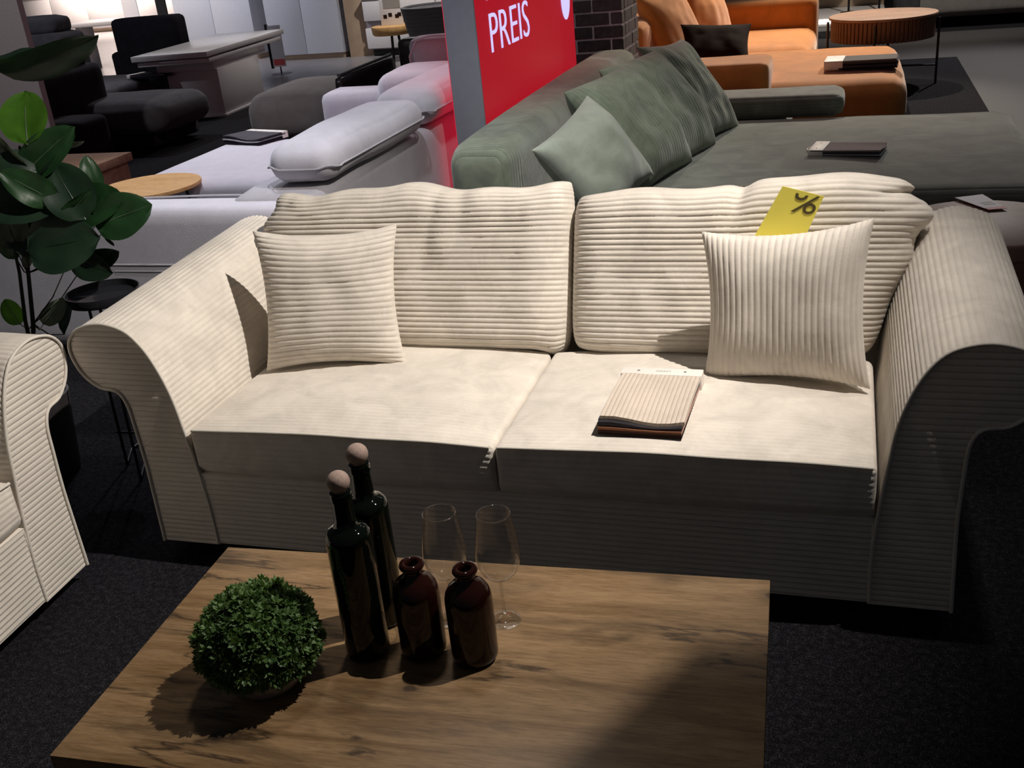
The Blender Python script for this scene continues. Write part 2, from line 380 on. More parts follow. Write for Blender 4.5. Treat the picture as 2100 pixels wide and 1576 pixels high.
def cushion(name, quad, T, mat, parent, mtx, ribs='h', amp=.0032, pitch=PITCH_R, q=5, nr=None, nc=70, edge=None, pinch=(0, 0), wrinkle=.006, seed=0, extra=None, pw=.5, colmat=None, top_roll=0.):
    """Stuffed cushion in its own x (width) / z (height) plane, front towards -y.
    quad = (bl, br, tr, tl) corners; pinch pulls the edges in between the corners; real corduroy wales are modelled on the front."""
    bl, br, tr, tl = [np.array(c, float) for c in quad]
    H = (np.linalg.norm(tl-bl)+np.linalg.norm(tr-br))/2; Wd = np.linalg.norm(br-bl)
    if ribs == 'h': nr = nr or int(H*1.12/pitch*6); 
    else: nr = nr or 60; nc = int(Wd*1.12/pitch*6)
    def dist(n): # denser near the rims
        t = np.linspace(-1, 1, n); return np.sign(t)*(1-(1-np.abs(t))**1.25)
    def surf(n1, n2, side, rb):
        b = dist(n1)[:, None]*np.ones((1, n2)); a = np.ones((n1, 1))*dist(n2)[None, :]
        A = (a+1)/2; B = (b+1)/2
        X = (1-A)*(1-B)*bl[0]+A*(1-B)*br[0]+A*B*tr[0]+(1-A)*B*tl[0]
        Z = (1-A)*(1-B)*bl[1]+A*(1-B)*br[1]+A*B*tr[1]+(1-A)*B*tl[1]
        X -= a*pinch[0]*(1-b*b); Z -= b*pinch[1]*(1-a*a)
        if edge is not None: dx, dz = edge(a, b); X = X+dx; Z = Z+dz
        th = T/2*((1-np.abs(a)**q)*(1-np.abs(b)**q)).clip(0)**pw
        Y = -side*th
        if side > 0:
            nzv = np.array([[noise.noise(Vector((X[i, j]*4.5+seed*3.1, Z[i, j]*4.5, seed))) + .5*noise.noise(Vector((X[i, j]*11+seed, Z[i, j]*9, seed*2.))) for j in range(0, n2)] for i in range(0, n1, 6)])
            ii = np.linspace(0, nzv.shape[0]-1, n1); lo = ii.astype(int); hi = np.minimum(lo+1, nzv.shape[0]-1); fr = (ii-lo)[:, None]
            nzv = nzv[lo]*(1-fr)+nzv[hi]*fr
            Y = Y-wrinkle*nzv*((1-a**6)*(1-b**6))
        if extra is not None: Y = Y+extra(a, b, side)
        P = np.stack([X, Y, Z], -1)
        if rb:
            du = np.gradient(P, axis=1); dv = np.gradient(P, axis=0); nn = np.cross(du, dv); nn /= np.maximum(np.linalg.norm(nn, axis=-1, keepdims=True), 1e-9)
            if ribs == 'h':
                mid = P[:, n2//2]; s = np.r_[0, np.cumsum(np.linalg.norm(np.diff(mid, axis=0), axis=1))][:, None]*np.ones((1, n2))
            else:
                mid = P[n1//2]; s = np.r_[0, np.cumsum(np.linalg.norm(np.diff(mid, axis=0), axis=1))][None, :]*np.ones((n1, 1))
            r = amp*wale(s, pitch)*np.clip((1-np.maximum(np.abs(a), np.abs(b)))*18, .35, 1)
            P = P+nn*r[..., None]
        return P.reshape(-1, 3)
    Fp = surf(nr, nc, 1, amp > 0); Bp = surf(28, 28, -1, False)
    V = np.vstack([Fp, Bp]); nF = len(Fp)
    faces = grid_faces(nr, nc)+[tuple(i+nF for i in f[::-1]) for f in grid_faces(28, 28)]
    me = bpy.data.meshes.new(name); me.from_pydata(V.tolist(), [], faces); me.update(); me.materials.append(mat)
    me.polygons.foreach_set('use_smooth', [True]*len(me.polygons))
    o = bpy.data.objects.new(name, me); COL.objects.link(o)
    if parent: o.parent = parent
    o.matrix_local = mtx
    return o
def M(loc, rx=0, ry=0, rz=0):
    return Matrix.Translation(loc) @ Matrix.Rotation(rz, 4, 'Z') @ Matrix.Rotation(ry, 4, 'Y') @ Matrix.Rotation(rx, 4, 'X')

def extrude_u(name, prof, u0, u1, mat, parent, nu=50, mod=None, round_=.02, cap=True):
    """closed profile in (v, z) swept along u (wales run along u); ends are rounded in"""
    P = np.array(prof); c = P.mean(0); n = len(P); nn = poly_normals(P)
    us = []; ins = []
    for k in range(5): a = k/4*pi/2; us.append(u0+round_*(1-sin(a))); ins.append(round_*(1-cos(a)) if False else round_*(1-sin(a)))
    us = [u0+round_*(1-cos(a)) for a in np.linspace(0, pi/2, 5)]; ins = [round_*(1-sin(a)) for a in np.linspace(0, pi/2, 5)]
    mid = list(np.linspace(u0+round_, u1-round_, nu))[1:-1]
    US = us+mid+[u1-(x-u0) for x in us[::-1]]; INS = ins+[0]*len(mid)+ins[::-1]
    V = []
    for x, i_ in zip(US, INS):
        Q = np.c_[np.clip(P[:, 0], P[:, 0].min()+i_, P[:, 0].max()-i_), np.clip(P[:, 1], P[:, 1].min()+i_, P[:, 1].max()-i_)]
        if mod is not None: Q = mod(Q.copy(), (x-u0)/(u1-u0))
        for a, b in Q: V.append((x, a, b))
    Fc = grid_faces(len(US), n, True, True)
    if cap: Fc += [tuple(range(n)), tuple((len(US)-1)*n+k for k in range(n-1, -1, -1))]
    o = mk(name, V, Fc, mat, parent, True, None); return o

ARM = [(.0, .055), (.003, .20), (.005, .32), (.0, .44), (-.006, .515), (-.03, .556), (-.086, .568), (-.135, .615), (-.153, .69), (-.115, .742), (-.04, .764), (.03, .752),
       (.075, .72), (.115, .655), (.148, .555), (.165, .44), (.182, .30), (.19, .18), (.19, .055)]
def make_arm(parent, W, side, depth=.92):
    """side 0 = left (u = 0), 1 = right; scroll profile swept from front to back, wales run front to back"""
    P, L = spline(ARM, int(L_ARM/PITCH_R*6)+1)
    s = np.linspace(0, L, len(P)); nn = -poly_normals(P, False)
    cpt = np.array([.08, .3]); 
    # outward normals
    PP = P+nn*(.0028*wale(s))[:, None]*ARM_SGN
    V = []; vs = np.r_[0, .004, .012, np.linspace(.03, depth, 26)]
    for v in vs:
        for (a, z) in (P if v < .004 else PP):
            zz = z+.05*v*max(0, (z-.45)/.3); aa = a
            x = aa if side == 0 else W-aa
            V.append((x, v+0.004*sin(zz*9)*(v > 0), zz))
    n = len(P); Fc = grid_faces(len(vs), n, False, side == 1)
    # bottom strip and end caps
    Fc += [tuple(range(n)) if side == 1 else tuple(range(n-1, -1, -1))]
    Fc += [tuple((len(vs)-1)*n+k for k in (range(n-1, -1, -1) if side == 1 else range(n)))]
    me_mats = [0]*(len(Fc)-2)+[1, 1]
    o = mk('arm', V, Fc, M_cream, parent, True, 60, mats=[M_cream_z], fmat=me_mats)
    pts = []
    for (a, z) in P[::5]: pts.append((a if side == 0 else W-a, -.003, z))
    tube('piping', pts, .0048, M_pipe, o, 7)
    return o
_, L_ARM = spline(ARM, 10); ARM_SGN = 1.0

def seat_profile(depth, z0, z1):
    r = .035
    pts = [(0.0, z0+r), (-.004, (z0+z1)/2), (0, z1-.012), (.010, z1-.002), (.03, z1+.002)]
    P1 = [(depth, z1), (depth, z0), (.04, z0), (.012, z0+.012)]
    return pts, P1
def seat_cushion(parent, u0, u1, depth=.62, z0=.295, z1=.447, seed=0):
    top_n = int(depth/PITCH_R)*6
    front = [(-.001, z0+.03), (-.006, z0+.07), (-.004, z1-.035), (0, z1-.012)]
    Pf, Lf = spline(front, int(.11/PITCH_R)*6)
    rnd = [(.012*(1-cos(a)), z1-.012+.012*sin(a)) for a in np.linspace(.1, pi/2, 6)]
    vv = np.linspace(.014, depth, top_n)
    topp = np.c_[vv, np.full(len(vv), z1)]
    topp[:, 1] += .0028*wale(vv-.014)
    Pf = Pf.copy(); Pf[:, 0] -= .0022*wale(np.linspace(0, Lf, len(Pf)))
    bot = [(depth, z0+.01), (depth-.02, z0), (.03, z0), (.01, z0+.01)]
    prof = np.vstack([Pf, rnd, topp, bot])
    def mod(Q, t):
        e = (2*t-1)
        cr = 1-abs(e)**4
        w = np.clip((Q[:, 1]-z0)/(z1-z0), 0, 1)
        nzv = noise.noise(Vector((t*3.5+seed, seed, 0)))
        front_w = np.clip(1-Q[:, 0]/.15, 0, 1)
        Q[:, 1] += w*(.018*cr-.004+.006*nzv)*(1-.25*front_w)
        Q[:, 1] += w*.010*np.sin(np.clip(Q[:, 0]/depth, 0, 1)*pi)*cr
        Q[:, 0] -= front_w*.010*cr
        return Q
    o = extrude_u('seat_cushion', prof, u0, u1, M_cream, parent, 70, mod, .018)
    # piping along the top front edge
    pts = []
    for t in np.linspace(0.01, .99, 50):
        q = mod(np.array([[0.0, z1-.004]]), t)[0]; pts.append((u0+(u1-u0)*t, q[0]-.003, q[1]+.001))
    tube('piping', pts, .005, M_pipe, o, 7)
    return o

def make_couch(r, W, seats, depth=.98):
    """shared by the sofa and the armchair: base, two scroll arms, back, seat cushions"""
    # base block with horizontal wales on its face
    zz = np.linspace(.06, .30, int(.24/PITCH_R)*6)
    prof = [(.0-.0022*float(wale(z-.06)), z) for z in zz]+[(.03, .30), (depth-.05, .30), (depth-.05, .06)]
    b = extrude_u('base', prof, .185, W-.185, M_cream_z, r, 20, None, .004)
    for x in (.19, W-.19):
        tube('seam', [(x, -.002, .06), (x, -.003, .18), (x, -.001, .29)], .0028, M_pipe, b, 6)
    make_arm(r, W, 0); make_arm(r, W, 1)
    softbox('backrest', (.04, W-.04, .80, depth, .06, .80), M_cream, r, .06, .0, 12, .003)
    for u0, u1, sd in seats: seat_cushion(r, u0, u1, seed=sd)
    for x in (.12, W-.12):
        for y in (.10, depth-.12): lathe('foot', [(0, 0), (.022, 0), (.03, .062), (0, .062)], M_blackmatte, r, 16, (x, y, 0))

def text_mesh(name, s, size, mat, parent, mtx, extrude=.0008, sx=1., offset=0., space=1.):
    c = bpy.data.curves.new(name, 'FONT'); c.body = s; c.size = size; c.extrude = extrude; c.offset = offset; c.resolution_u = 4; c.space_character = space
    t = bpy.data.objects.new('tmp', c); COL.objects.link(t); dg = bpy.context.evaluated_depsgraph_get(); dg.update()
    me = bpy.data.meshes.new_from_object(t.evaluated_get(dg)); bpy.data.objects.remove(t)
    me.name = name; me.materials.clear(); me.materials.append(mat)
    o = bpy.data.objects.new(name, me); COL.objects.link(o); o.parent = parent; o.matrix_local = mtx @ Matrix.Diagonal((sx, 1, 1, 1)); return o

def at(px, py, z):
    d = RT*((px-1050)/FPX) - UP*((py-788)/FPX) + fw; t = (z-CAM_H)/d.z; return Vector((0, 0, CAM_H))+d*t
def toS(P): Q = P-SO; return (Q.dot(SU), Q.dot(SV), Q.z)
def atS(px, py, z): return toS(at(px, py, z))
def on_v(px, py, v):
    d = RT*((px-1050)/FPX) - UP*((py-788)/FPX) + fw; o = Vector((0, 0, CAM_H)); t = (SO+SV*v-o).dot(SV)/d.dot(SV); return toS(o+d*t)
def on_u(px, py, u):
    d = RT*((px-1050)/FPX) - UP*((py-788)/FPX) + fw; o = Vector((0, 0, CAM_H)); t = (SO+SU*u-o).dot(SU)/d.dot(SU); return toS(o+d*t)

# ================================================================== setting
def flat(name, u0, u1, v0, v1, z0, z1, mat):
    o = box(name, (u0, u1, v0, v1, z0, z1), mat, None, 0); o.location = SO; o.rotation_euler = (0, 0, SYAW); return struct(o)
flat('floor', -30, 16, -4.5, 40, -.1, 0, M_carpet)
flat('trim_1', -20.0, -1.0, 9.35, 24, 0, .006, M_tilef).name = 'trim_1'
flat('trim_2', 3.0, 9.0, 3.0, 11.4, 0, .004, M_floorstrip)  # paler floor strips, leaving a darker gap of carpet
flat('trim_3', 1.0, 3.0, 9.4, 11.4, 0, .004, M_floorstrip)
flat('wall_back', -30, 16, 30.0, 30.2, 0, 3.6, M_wallgrey)
flat('wall_left', -6.2, -3.96, 4.6, 4.66, 0, 3.6, M_wallgrey)
flat('wall_right', 13.8, 14.0, -4.5, 24, 0, 3.6, M_wallgrey)

# added track and lamp can; unseen flap put in to shade the table's corner
LP_ = SP(2.6, .13, 3.3)
trk = box('added_track', (-1.2, 1.2, -.02, .02, .36, .40), M_black, None, .003); trk.location = LP_; trk.rotation_euler = (0, 0, SYAW); struct(trk)
box('stem', (-.012, .012, -.012, .012, .13, .36), M_black, trk, .002)
lathe('added_lamp_can', [(.045, .02), (.05, .02), (.055, .14), (.0, .14)], M_black, trk, 24)
inv = (Matrix.Translation(LP_) @ Matrix.Rotation(SYAW, 4, 'Z')).inverted()
fl = [inv @ (LP_+(P-LP_)*.30) for P in (at(1130, 1590, .457), at(1428, 1322, .457), at(1572, 1326, .457), at(2250, 1480, 0), at(2300, 2300, 0), at(1130, 2000, .2))]
mk('added_shadow_flap', [tuple(p) for p in fl]+[(p.x, p.y, p.z+.002) for p in fl], [tuple(range(6)), tuple(range(11, 5, -1))]+[(k, k+6, (k+1) % 6+6, (k+1) % 6) for k in range(6)], M_black, trk, False)
tube('added_flap_arm', [(0.03, 0, .10), tuple(fl[3]*.5+Vector((0, 0, .04))), tuple(fl[3])], .004, M_black, trk, 6)

# ================================================================== cream sofa
SW = 2.235
sofa = root('sofa', 'cream corduroy two-seat sofa with scrolled arms in the middle of the picture', 'sofa', 0, 0)
make_couch(sofa, SW, [(.182, 1.098, 1.0), (1.102, 2.048, 4.0)])
def edge_round(rc):
    def f(a, b):
        k = (np.abs(a)**7)*(np.abs(b)**7); return -a*rc*k, -b*rc*k
    return f
def edgeL(a, b):
    k = (np.abs(a)**6)*(np.abs(b)**6); dx = -a*.016*k; dz = -b*.016*k
    L = np.clip(-a, 0, 1)**2; dx = dx-L*.075*np.exp(-((b-.52)/.22)**2)-L*.02*np.exp(-((b-.9)/.12)**2)
    T = np.clip(b, 0, 1)**4; dz = dz+T*(.012*np.cos(a*5.5+.6)+.006*np.cos(a*13))
    B = np.clip(-b, 0, 1)**4; dz = dz-B*.02*np.exp(-((a-.93)/.1)**2)
    return dx, dz
def extraL(a, b, side):
    if side < 0: return 0*a
    y = .010*np.exp(-((a-.05-.12*b)/.05)**2)*np.clip(b+.1, 0, 1)+.006*np.exp(-((a-.32)/.04)**2)*np.clip(b-.2, 0, 1)
    y = y+.012*np.exp(-((a+.86)/.05)**2)*np.clip(b-.6, 0, 1)*2
    y = y+.006*np.sin(a*26)*np.clip(b-.72, 0, 1)*2
    return y
def edgeR(a, b):
    k = (np.abs(a)**6)*(np.abs(b)**6); dx = -a*.022*k; dz = -b*.022*k
    R = np.clip(a, 0, 1)**2; dx = dx+R*(.050*np.exp(-((b-.62)/.16)**2)+.085*np.exp(-((b-.15)/.30)**2)*.35)-R*.024*np.exp(-((b-.84)/.06)**2)-np.clip(a, 0, 1)**8*.035*np.clip((b-.9)*10, 0, 1)
    T = np.clip(b, 0, 1)**3; dz = dz+T*(.030*(1/(1+np.exp(-(a-.08)*14)))-.014*np.exp(-((a-.02)/.06)**2)+.004*np.cos(a*11))
    return dx, dz
def extraR(a, b, side):
    if side < 0: return 0*a
    c = .02+.16*(1-b)*-.5
    y = .020*np.exp(-((a-c)/.045)**2)*np.clip((b-.35)*1.8, 0, 1)
    y = y+.016*np.exp(-((b-.84-.35*(a-.9))/.035)**2)*np.clip((a-.72)*4, 0, 1)
    y = y+.010*np.exp(-((b-.70-.3*(a-.9))/.03)**2)*np.clip((a-.80)*4, 0, 1)
    y = y-.02*np.exp(-((a-.55)/.4)**2)*np.clip(b, 0, 1)
    return y
cushion('back_cushion', ((.185, 0), (1.150, 0), (1.160, .522), (.15, .515)), .22, M_cream, sofa, M((0, .672, .432), -.30), 'h', .0042, q=10, edge=edgeL, extra=extraL, seed=1, wrinkle=.008, nc=90)
cushion('back_cushion', ((1.154, -.005), (2.045, -.005), (2.165, .500), (1.162, .500)), .22, M_cream, sofa, M((0, .672, .432), -.30), 'h', .0042, q=10, edge=edgeR, extra=extraR, seed=6, wrinkle=.010, nc=90)

# throw pillows, yellow card, sample book on the sofa
def throw_pillow(name, label, u, v, z, yaw, lean, roll, size, ribs, seed, T=.14, group='throw pillows'):
    r = root(name, label, 'pillow', u, v, z, 0)
    h = size/2
    cushion('cover', ((-h, 0), (h, 0), (h, size-(.012 if ribs == 'h' else 0)), (-h, size-(.012 if ribs == 'h' else .03))), T, M_cream, r, M((0, 0, 0), -lean, roll, yaw), ribs, .0033, q=3.4, pinch=(.024, .026), wrinkle=.010, seed=seed, pw=.55, nc=70, nr=None if ribs == 'h' else 80)
    return r
throw_pillow('throw_pillow', 'cream corduroy throw pillow with horizontal ribs leaning at the left sofa arm', .45, .425, .456, radians(11), .22, radians(1.0), .452, 'h', 3)
throw_pillow('throw_pillow', 'cream corduroy throw pillow with vertical ribs in front of the yellow card', 1.812, .425, .455, radians(-8), .17, radians(-2.5), .452, 'v', 9)

card = root('percent_card', 'yellow discount card with a percent sign tucked behind the right pillow', 'card', 0, 0)
VC = .560
c4 = [on_v(1605, 382, VC), on_v(1690, 403, VC), on_v(1626, 540, VC), on_v(1528, 519, VC)]
V = [(p[0], p[1]+dy, p[2]) for dy in (0, .0015) for p in c4]
mk('sheet', V, [(0, 1, 2, 3), (7, 6, 5, 4), (0, 4, 5, 1), (1, 5, 6, 2), (2, 6, 7, 3), (3, 7, 4, 0)], M_yellow, card, False)
o_, ex, ey = Vector(c4[0]), (Vector(c4[1])-Vector(c4[0])), (Vector(c4[0])-Vector(c4[3])).normalized(); ex_n = ex.normalized()
Wc = ex.length
def card_pt(x, y): p = o_+ex_n*x+ey*y; return (p.x, p.y-.0012, p.z)
def ring(cx, cy, r0, r1, a0, a1, clipx=None):
    V = []; F_ = []; n = 28
    for i in range(n+1):
        a = radians(a0+(a1-a0)*i/n)
        for r in (r0, r1): V.append(card_pt(min(cx+r*cos(a), clipx or 9), cy+r*sin(a)))
    for i in range(n): F_.append((2*i, 2*i+1, 2*i+3, 2*i+2))
    return V, F_
Vs = []; Fs = []
for V, F_ in (ring(Wc*.52, -.010, .009, .0165, 175, 365), ring(Wc*.84, -.043, .0085, .016, 0, 360, Wc-.0008)):
    b0 = len(Vs); Vs += V; Fs += [tuple(i+b0 for i in f) for f in F_]
b0 = len(Vs); Vs += [card_pt(Wc*.47, -.062), card_pt(Wc*.55, -.062), card_pt(Wc*.93, -.004), card_pt(Wc*.86, -.004)]; Fs.append((b0, b0+1, b0+2, b0+3))
mk('percent_print', Vs, Fs, M_yink, card, False)

def sample_book(name, label, P, yaw, w, l, mats, cardw=.045, handle=True, group=None, wob=.004, th=.0065, text=None, sag=.0):
    """fabric sheets bound under a white card header; local y runs from the loose end to the header"""
    r = root(name, label, 'fabric samples', *P, yaw)
    n = len(mats)
    for i, mt in enumerate(mats):
        z0 = .001+i*th; rot = (random.random()-.5)*.05; dx = (random.random()-.5)*.008; dl = (random.random())*.012
        V = []; F_ = []; nx, ny = 7, 11
        for s in (0, 1):
            for j in range(ny):
                for k in range(nx):
                    x = (k/(nx-1)-.5)*w; y = -(dl)+(j/(ny-1))*(l+dl)
                    zz = z0+s*th*.94+wob*(i/n)*(1-j/(ny-1))*sin(k*.9+1)*.8+sag*(i+1)/n*sin(pi*j/(ny-1))
                    V.append((x+(l-y)*rot+dx, y, zz))
        g = ny*nx
        F_ = [f[::-1] for f in grid_faces(ny, nx)]+[tuple(q+g for q in f) for f in grid_faces(ny, nx)]
        for k in range(nx-1): F_ += [(k, k+1, g+k+1, g+k), ((ny-1)*nx+k+1, (ny-1)*nx+k, g+(ny-1)*nx+k, g+(ny-1)*nx+k+1)]
        for j in range(ny-1): F_ += [((j+1)*nx, j*nx, g+j*nx, g+(j+1)*nx), (j*nx+nx-1, (j+1)*nx+nx-1, g+(j+1)*nx+nx-1, g+j*nx+nx-1)]
        mk('sample_sheet', V, F_, mt, r, True, 40)
    zt = n*th
    hd = box('card_header', (-w/2-.004, w/2+.004, l-cardw, l+.003, 0.0, zt+.0035), M_card, r, .001)
    for x in (-w*.3, w*.3): lathe('rivet', [(.004, 0), (.004, .0012), (0, .0014)], M_greyink, hd, 12, (x, l-cardw*.45, zt+.0035))
    if text: text_mesh('lettering', text, .013, M_greyink, hd, Matrix.Translation((-.017, l-cardw*.55, zt+.0037)), .0002)
    if handle:
        pts = [(w*.12+cos(a)*w*.26, l+.002+max(0, sin(a))*.028, .012) for a in np.linspace(0, pi, 12)]
        tube('carry_loop', pts, .003, M_card, r, 6)
    return r
a0 = atS(1402, 892, .47); 
sample_book('sample_book', 'cream corduroy fabric sample book with white header on the right seat cushion', (1.483, .052, .470), radians(-1), .215, .315,
            [M_brownpil, fabric('rust_sample', (.36, .15, .08), .05), M_dark, fabric('blue_grey_sample', (.22, .22, .27), .05), M_swcord], .042, True, None, .012, .0088, 'COAST', .006)

# ================================================================== armchair at the left edge
ca_ = at(178, 1158, .055); cb_ = at(0, 1328, .055); AY = atan2(ca_.y-cb_.y, ca_.x-cb_.x)
ac = bpy.data.objects.new('armchair', None); COL.objects.link(ac); tag(ac, 'cream corduroy armchair with scrolled arm cut off by the left edge', 'armchair')
AW = 1.12
cr = Vector((ca_.x, ca_.y, 0)); au = Vector((cos(AY), sin(AY), 0))
ac.location = cr-au*AW; ac.rotation_euler = (0, 0, AY)
make_couch(ac, AW, [(.182, AW-.182, 2.0)], .95)
cushion('back_cushion', ((.17, 0), (AW-.17, 0), (AW-.15, .5), (.15, .5)), .22, M_cream, ac, M((0, .66, .435), -.16), 'h', .0034, q=6, edge=edge_round(.04), seed=11)

# ================================================================== coffee table
TZ = .457; TY = radians(-16.06)
def rootw(name, label, cat, P, yaw=0., group=None):
    o = bpy.data.objects.new(name, None); COL.objects.link(o); o.location = P; o.rotation_euler = (0, 0, yaw); o['label'] = label; o['category'] = cat
    if group: o['group'] = group
    return o
tl = Vector((-.677, 2.047, 0)); tu = Vector((cos(TY), sin(TY), 0)); tv = Vector((-sin(TY), cos(TY), 0))
tc = tl+tu*.5965-tv*.325
tab = rootw('coffee_table', 'rectangular oak coffee table with dark cracks and knots in front of the sofa', 'table', tc, TY)
box('tabletop', (-.5965, .5965, -.325, .325, TZ-.028, TZ), M_oak, tab, .0015, 2)
for sx in (-1, 1):
    for sy in (-1, 1):
        x = sx*.555; y = sy*.29; box('leg', (x-.02, x+.02, y-.02, y+.02, 0, TZ-.029), M_black, tab, .002)
box('rail', (-.535, .535, .28, .30, TZ-.068, TZ-.029), M_black, tab, .002); box('rail', (-.535, .535, -.30, -.28, TZ-.068, TZ-.029), M_black, tab, .002)
box('rail', (-.565, -.545, -.27, .27, TZ-.068, TZ-.029), M_black, tab, .002); box('rail', (.545, .565, -.27, .27, TZ-.068, TZ-.029), M_black, tab, .002)

# tall bottles
def tall_bottle(px, py, label, h=.352, r=.0415):
    t = rootw('tall_bottle', label, 'bottle', at(px, py, TZ+.0005), 0, 'tall dark green bottles')
    body = [(0, .001), (r*.85, .001), (r*.97, .004), (r, .010), (r, .250), (r*.99, .259), (r*.95, .266), (r*.84, .272), (r*.68, .2755), (.0235, .278), (.0205, .283), (.0192, .295), (.0180, .325), (.0176, .332), (.0198, .333), (.0198, .345), (.0188, h-.004), (.012, h-.003), (0, h-.004)]
    lathe('glass_body', body, M_bottle, t, 48, sharp=60)
    lathe('stopper_collar', [(0.0, h-.004), (.0115, h-.004), (.0115, h+.002), (0, h+.002)], M_ball, t, 20)
    bm = bmesh.new(); bmesh.ops.create_uvsphere(bm, u_segments=28, v_segments=18, radius=.0205); bmesh.ops.translate(bm, verts=bm.verts, vec=(0, 0, h+.0165))
    bm_obj('ball_stopper', bm, M_ball, t, True, None)
    return t
tall_bottle(757, 1336, 'nearer tall dark green bottle with round cork ball stopper, in front of its twin')
tall_bottle(790, 1268, 'farther tall dark green bottle with round cork ball stopper, half hidden behind its twin')
def amber_bottle(px, py, label):
    t = rootw('amber_bottle', label, 'bottle', at(px, py, TZ+.0005), 0, 'short amber bottles')
    r = .0435
    pr = [(0, .003), (r*.7, .0025), (r*.9, .003), (r*.98, .009), (r, .018), (r, .125), (r*.985, .136), (r*.92, .148), (r*.78, .158), (r*.58, .1655), (.0185, .170), (.0160, .176), (.0155, .183), (.0215, .186), (.0235, .191), (.0215, .1965), (.0165, .198), (.012, .196),
          (.0115, .186), (.0115, .172), (r*.5, .162), (r*.72, .153), (r*.86, .143), (r*.92, .13), (r*.92, .02), (r*.86, .010), (0, .009)]
    lathe('glass_body', pr, M_amber, t, 48, sharp=70); return t
amber_bottle(871, 1334, 'short amber glass bottle with round lip beside the tall bottles')
amber_bottle(976, 1347, 'short amber glass bottle with round lip, rightmost of the four bottles')
def wine_glass(P, label):
    t = rootw('wine_glass', label, 'glass', P, 0, 'clear wine glasses')
    bowl = [(.0045, .094), (.012, .097), (.024, .104), (.034, .115), (.040, .130), (.0425, .146), (.042, .165), (.039, .190), (.0355, .215), (.0318, .238), (.0316, .2395), (.0311, .2395), (.0310, .2385)]
    lathe('bowl', bowl, M_wine, t, 48, sharp=80)
    lathe('rim', [(.0306, .2392), (.0311, .2402), (.0318, .2402), (.0321, .2388), (.0316, .2380)], M_rim, t, 48, sharp=80)
    lathe('stem', [(.0045, .094), (.0036, .085), (.0032, .05), (.0034, .02), (.006, .008), (.012, .0045)], M_wine, t, 20, sharp=80)
    lathe('foot', [(.012, .0045), (.022, .003), (.0315, .0018), (.032, .0008), (.0315, .0002), (0, .0002)], M_wine, t, 40, sharp=80)
    return t
wine_glass(at(930, 1268, TZ+.0005), 'clear wine glass standing behind the two amber bottles, the left of the pair')
wine_glass(at(1036, 1272, TZ+.0005), 'clear wine glass with its foot visible, the right of the pair')

# boxwood ball in a grey bowl
bw = rootw('potted_boxwood', 'round artificial boxwood bush in a grey concrete bowl on the coffee table', 'plant', at(549, 1392, TZ+.0005))
lathe('bowl', [(0, 0), (.055, 0), (.066, .006), (.082, .035), (.086, .052), (.080, .054), (.074, .04), (0, .036)], M_stone, bw, 40)
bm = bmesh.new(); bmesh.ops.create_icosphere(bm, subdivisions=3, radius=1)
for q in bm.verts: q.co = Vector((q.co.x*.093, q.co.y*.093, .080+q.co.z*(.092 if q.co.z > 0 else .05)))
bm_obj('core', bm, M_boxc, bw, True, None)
V = []; F_ = []
for i in range(2300):
    z = random.uniform(-.55, 1); a = random.uniform(0, 2*pi); rr = sqrt(1-z*z)
    d = Vector((rr*cos(a), rr*sin(a), z)); lump = .94+.12*noise.noise(d*6)+random.uniform(-.05, .05)
    P = Vector((d.x*.108*lump, d.y*.108*lump, .084+d.z*(.105 if z > 0 else .062)*lump))
    nrm = (d+Vector((random.uniform(-.5, .5), random.uniform(-.5, .5), random.uniform(-.2, .6)))).normalized()
    s = nrm.orthogonal().normalized(); t_ = nrm.cross(s); L = random.uniform(.010, .017)
    for k in range(6):
        an = k*pi/3+i; el = .5 if k % 2 else .95
        dd = (s*cos(an)+t_*sin(an))*cos(el)+nrm*sin(el); sd = dd.cross(nrm).normalized()*L*.26
        b = len(V); V += [tuple(P), tuple(P+dd*L*.55+sd), tuple(P+dd*L), tuple(P+dd*L*.55-sd)]; F_.append((b, b+1, b+2, b+3))
fo = mk('foliage', V, F_, M_box, bw, False); fo['kind'] = 'stuff'

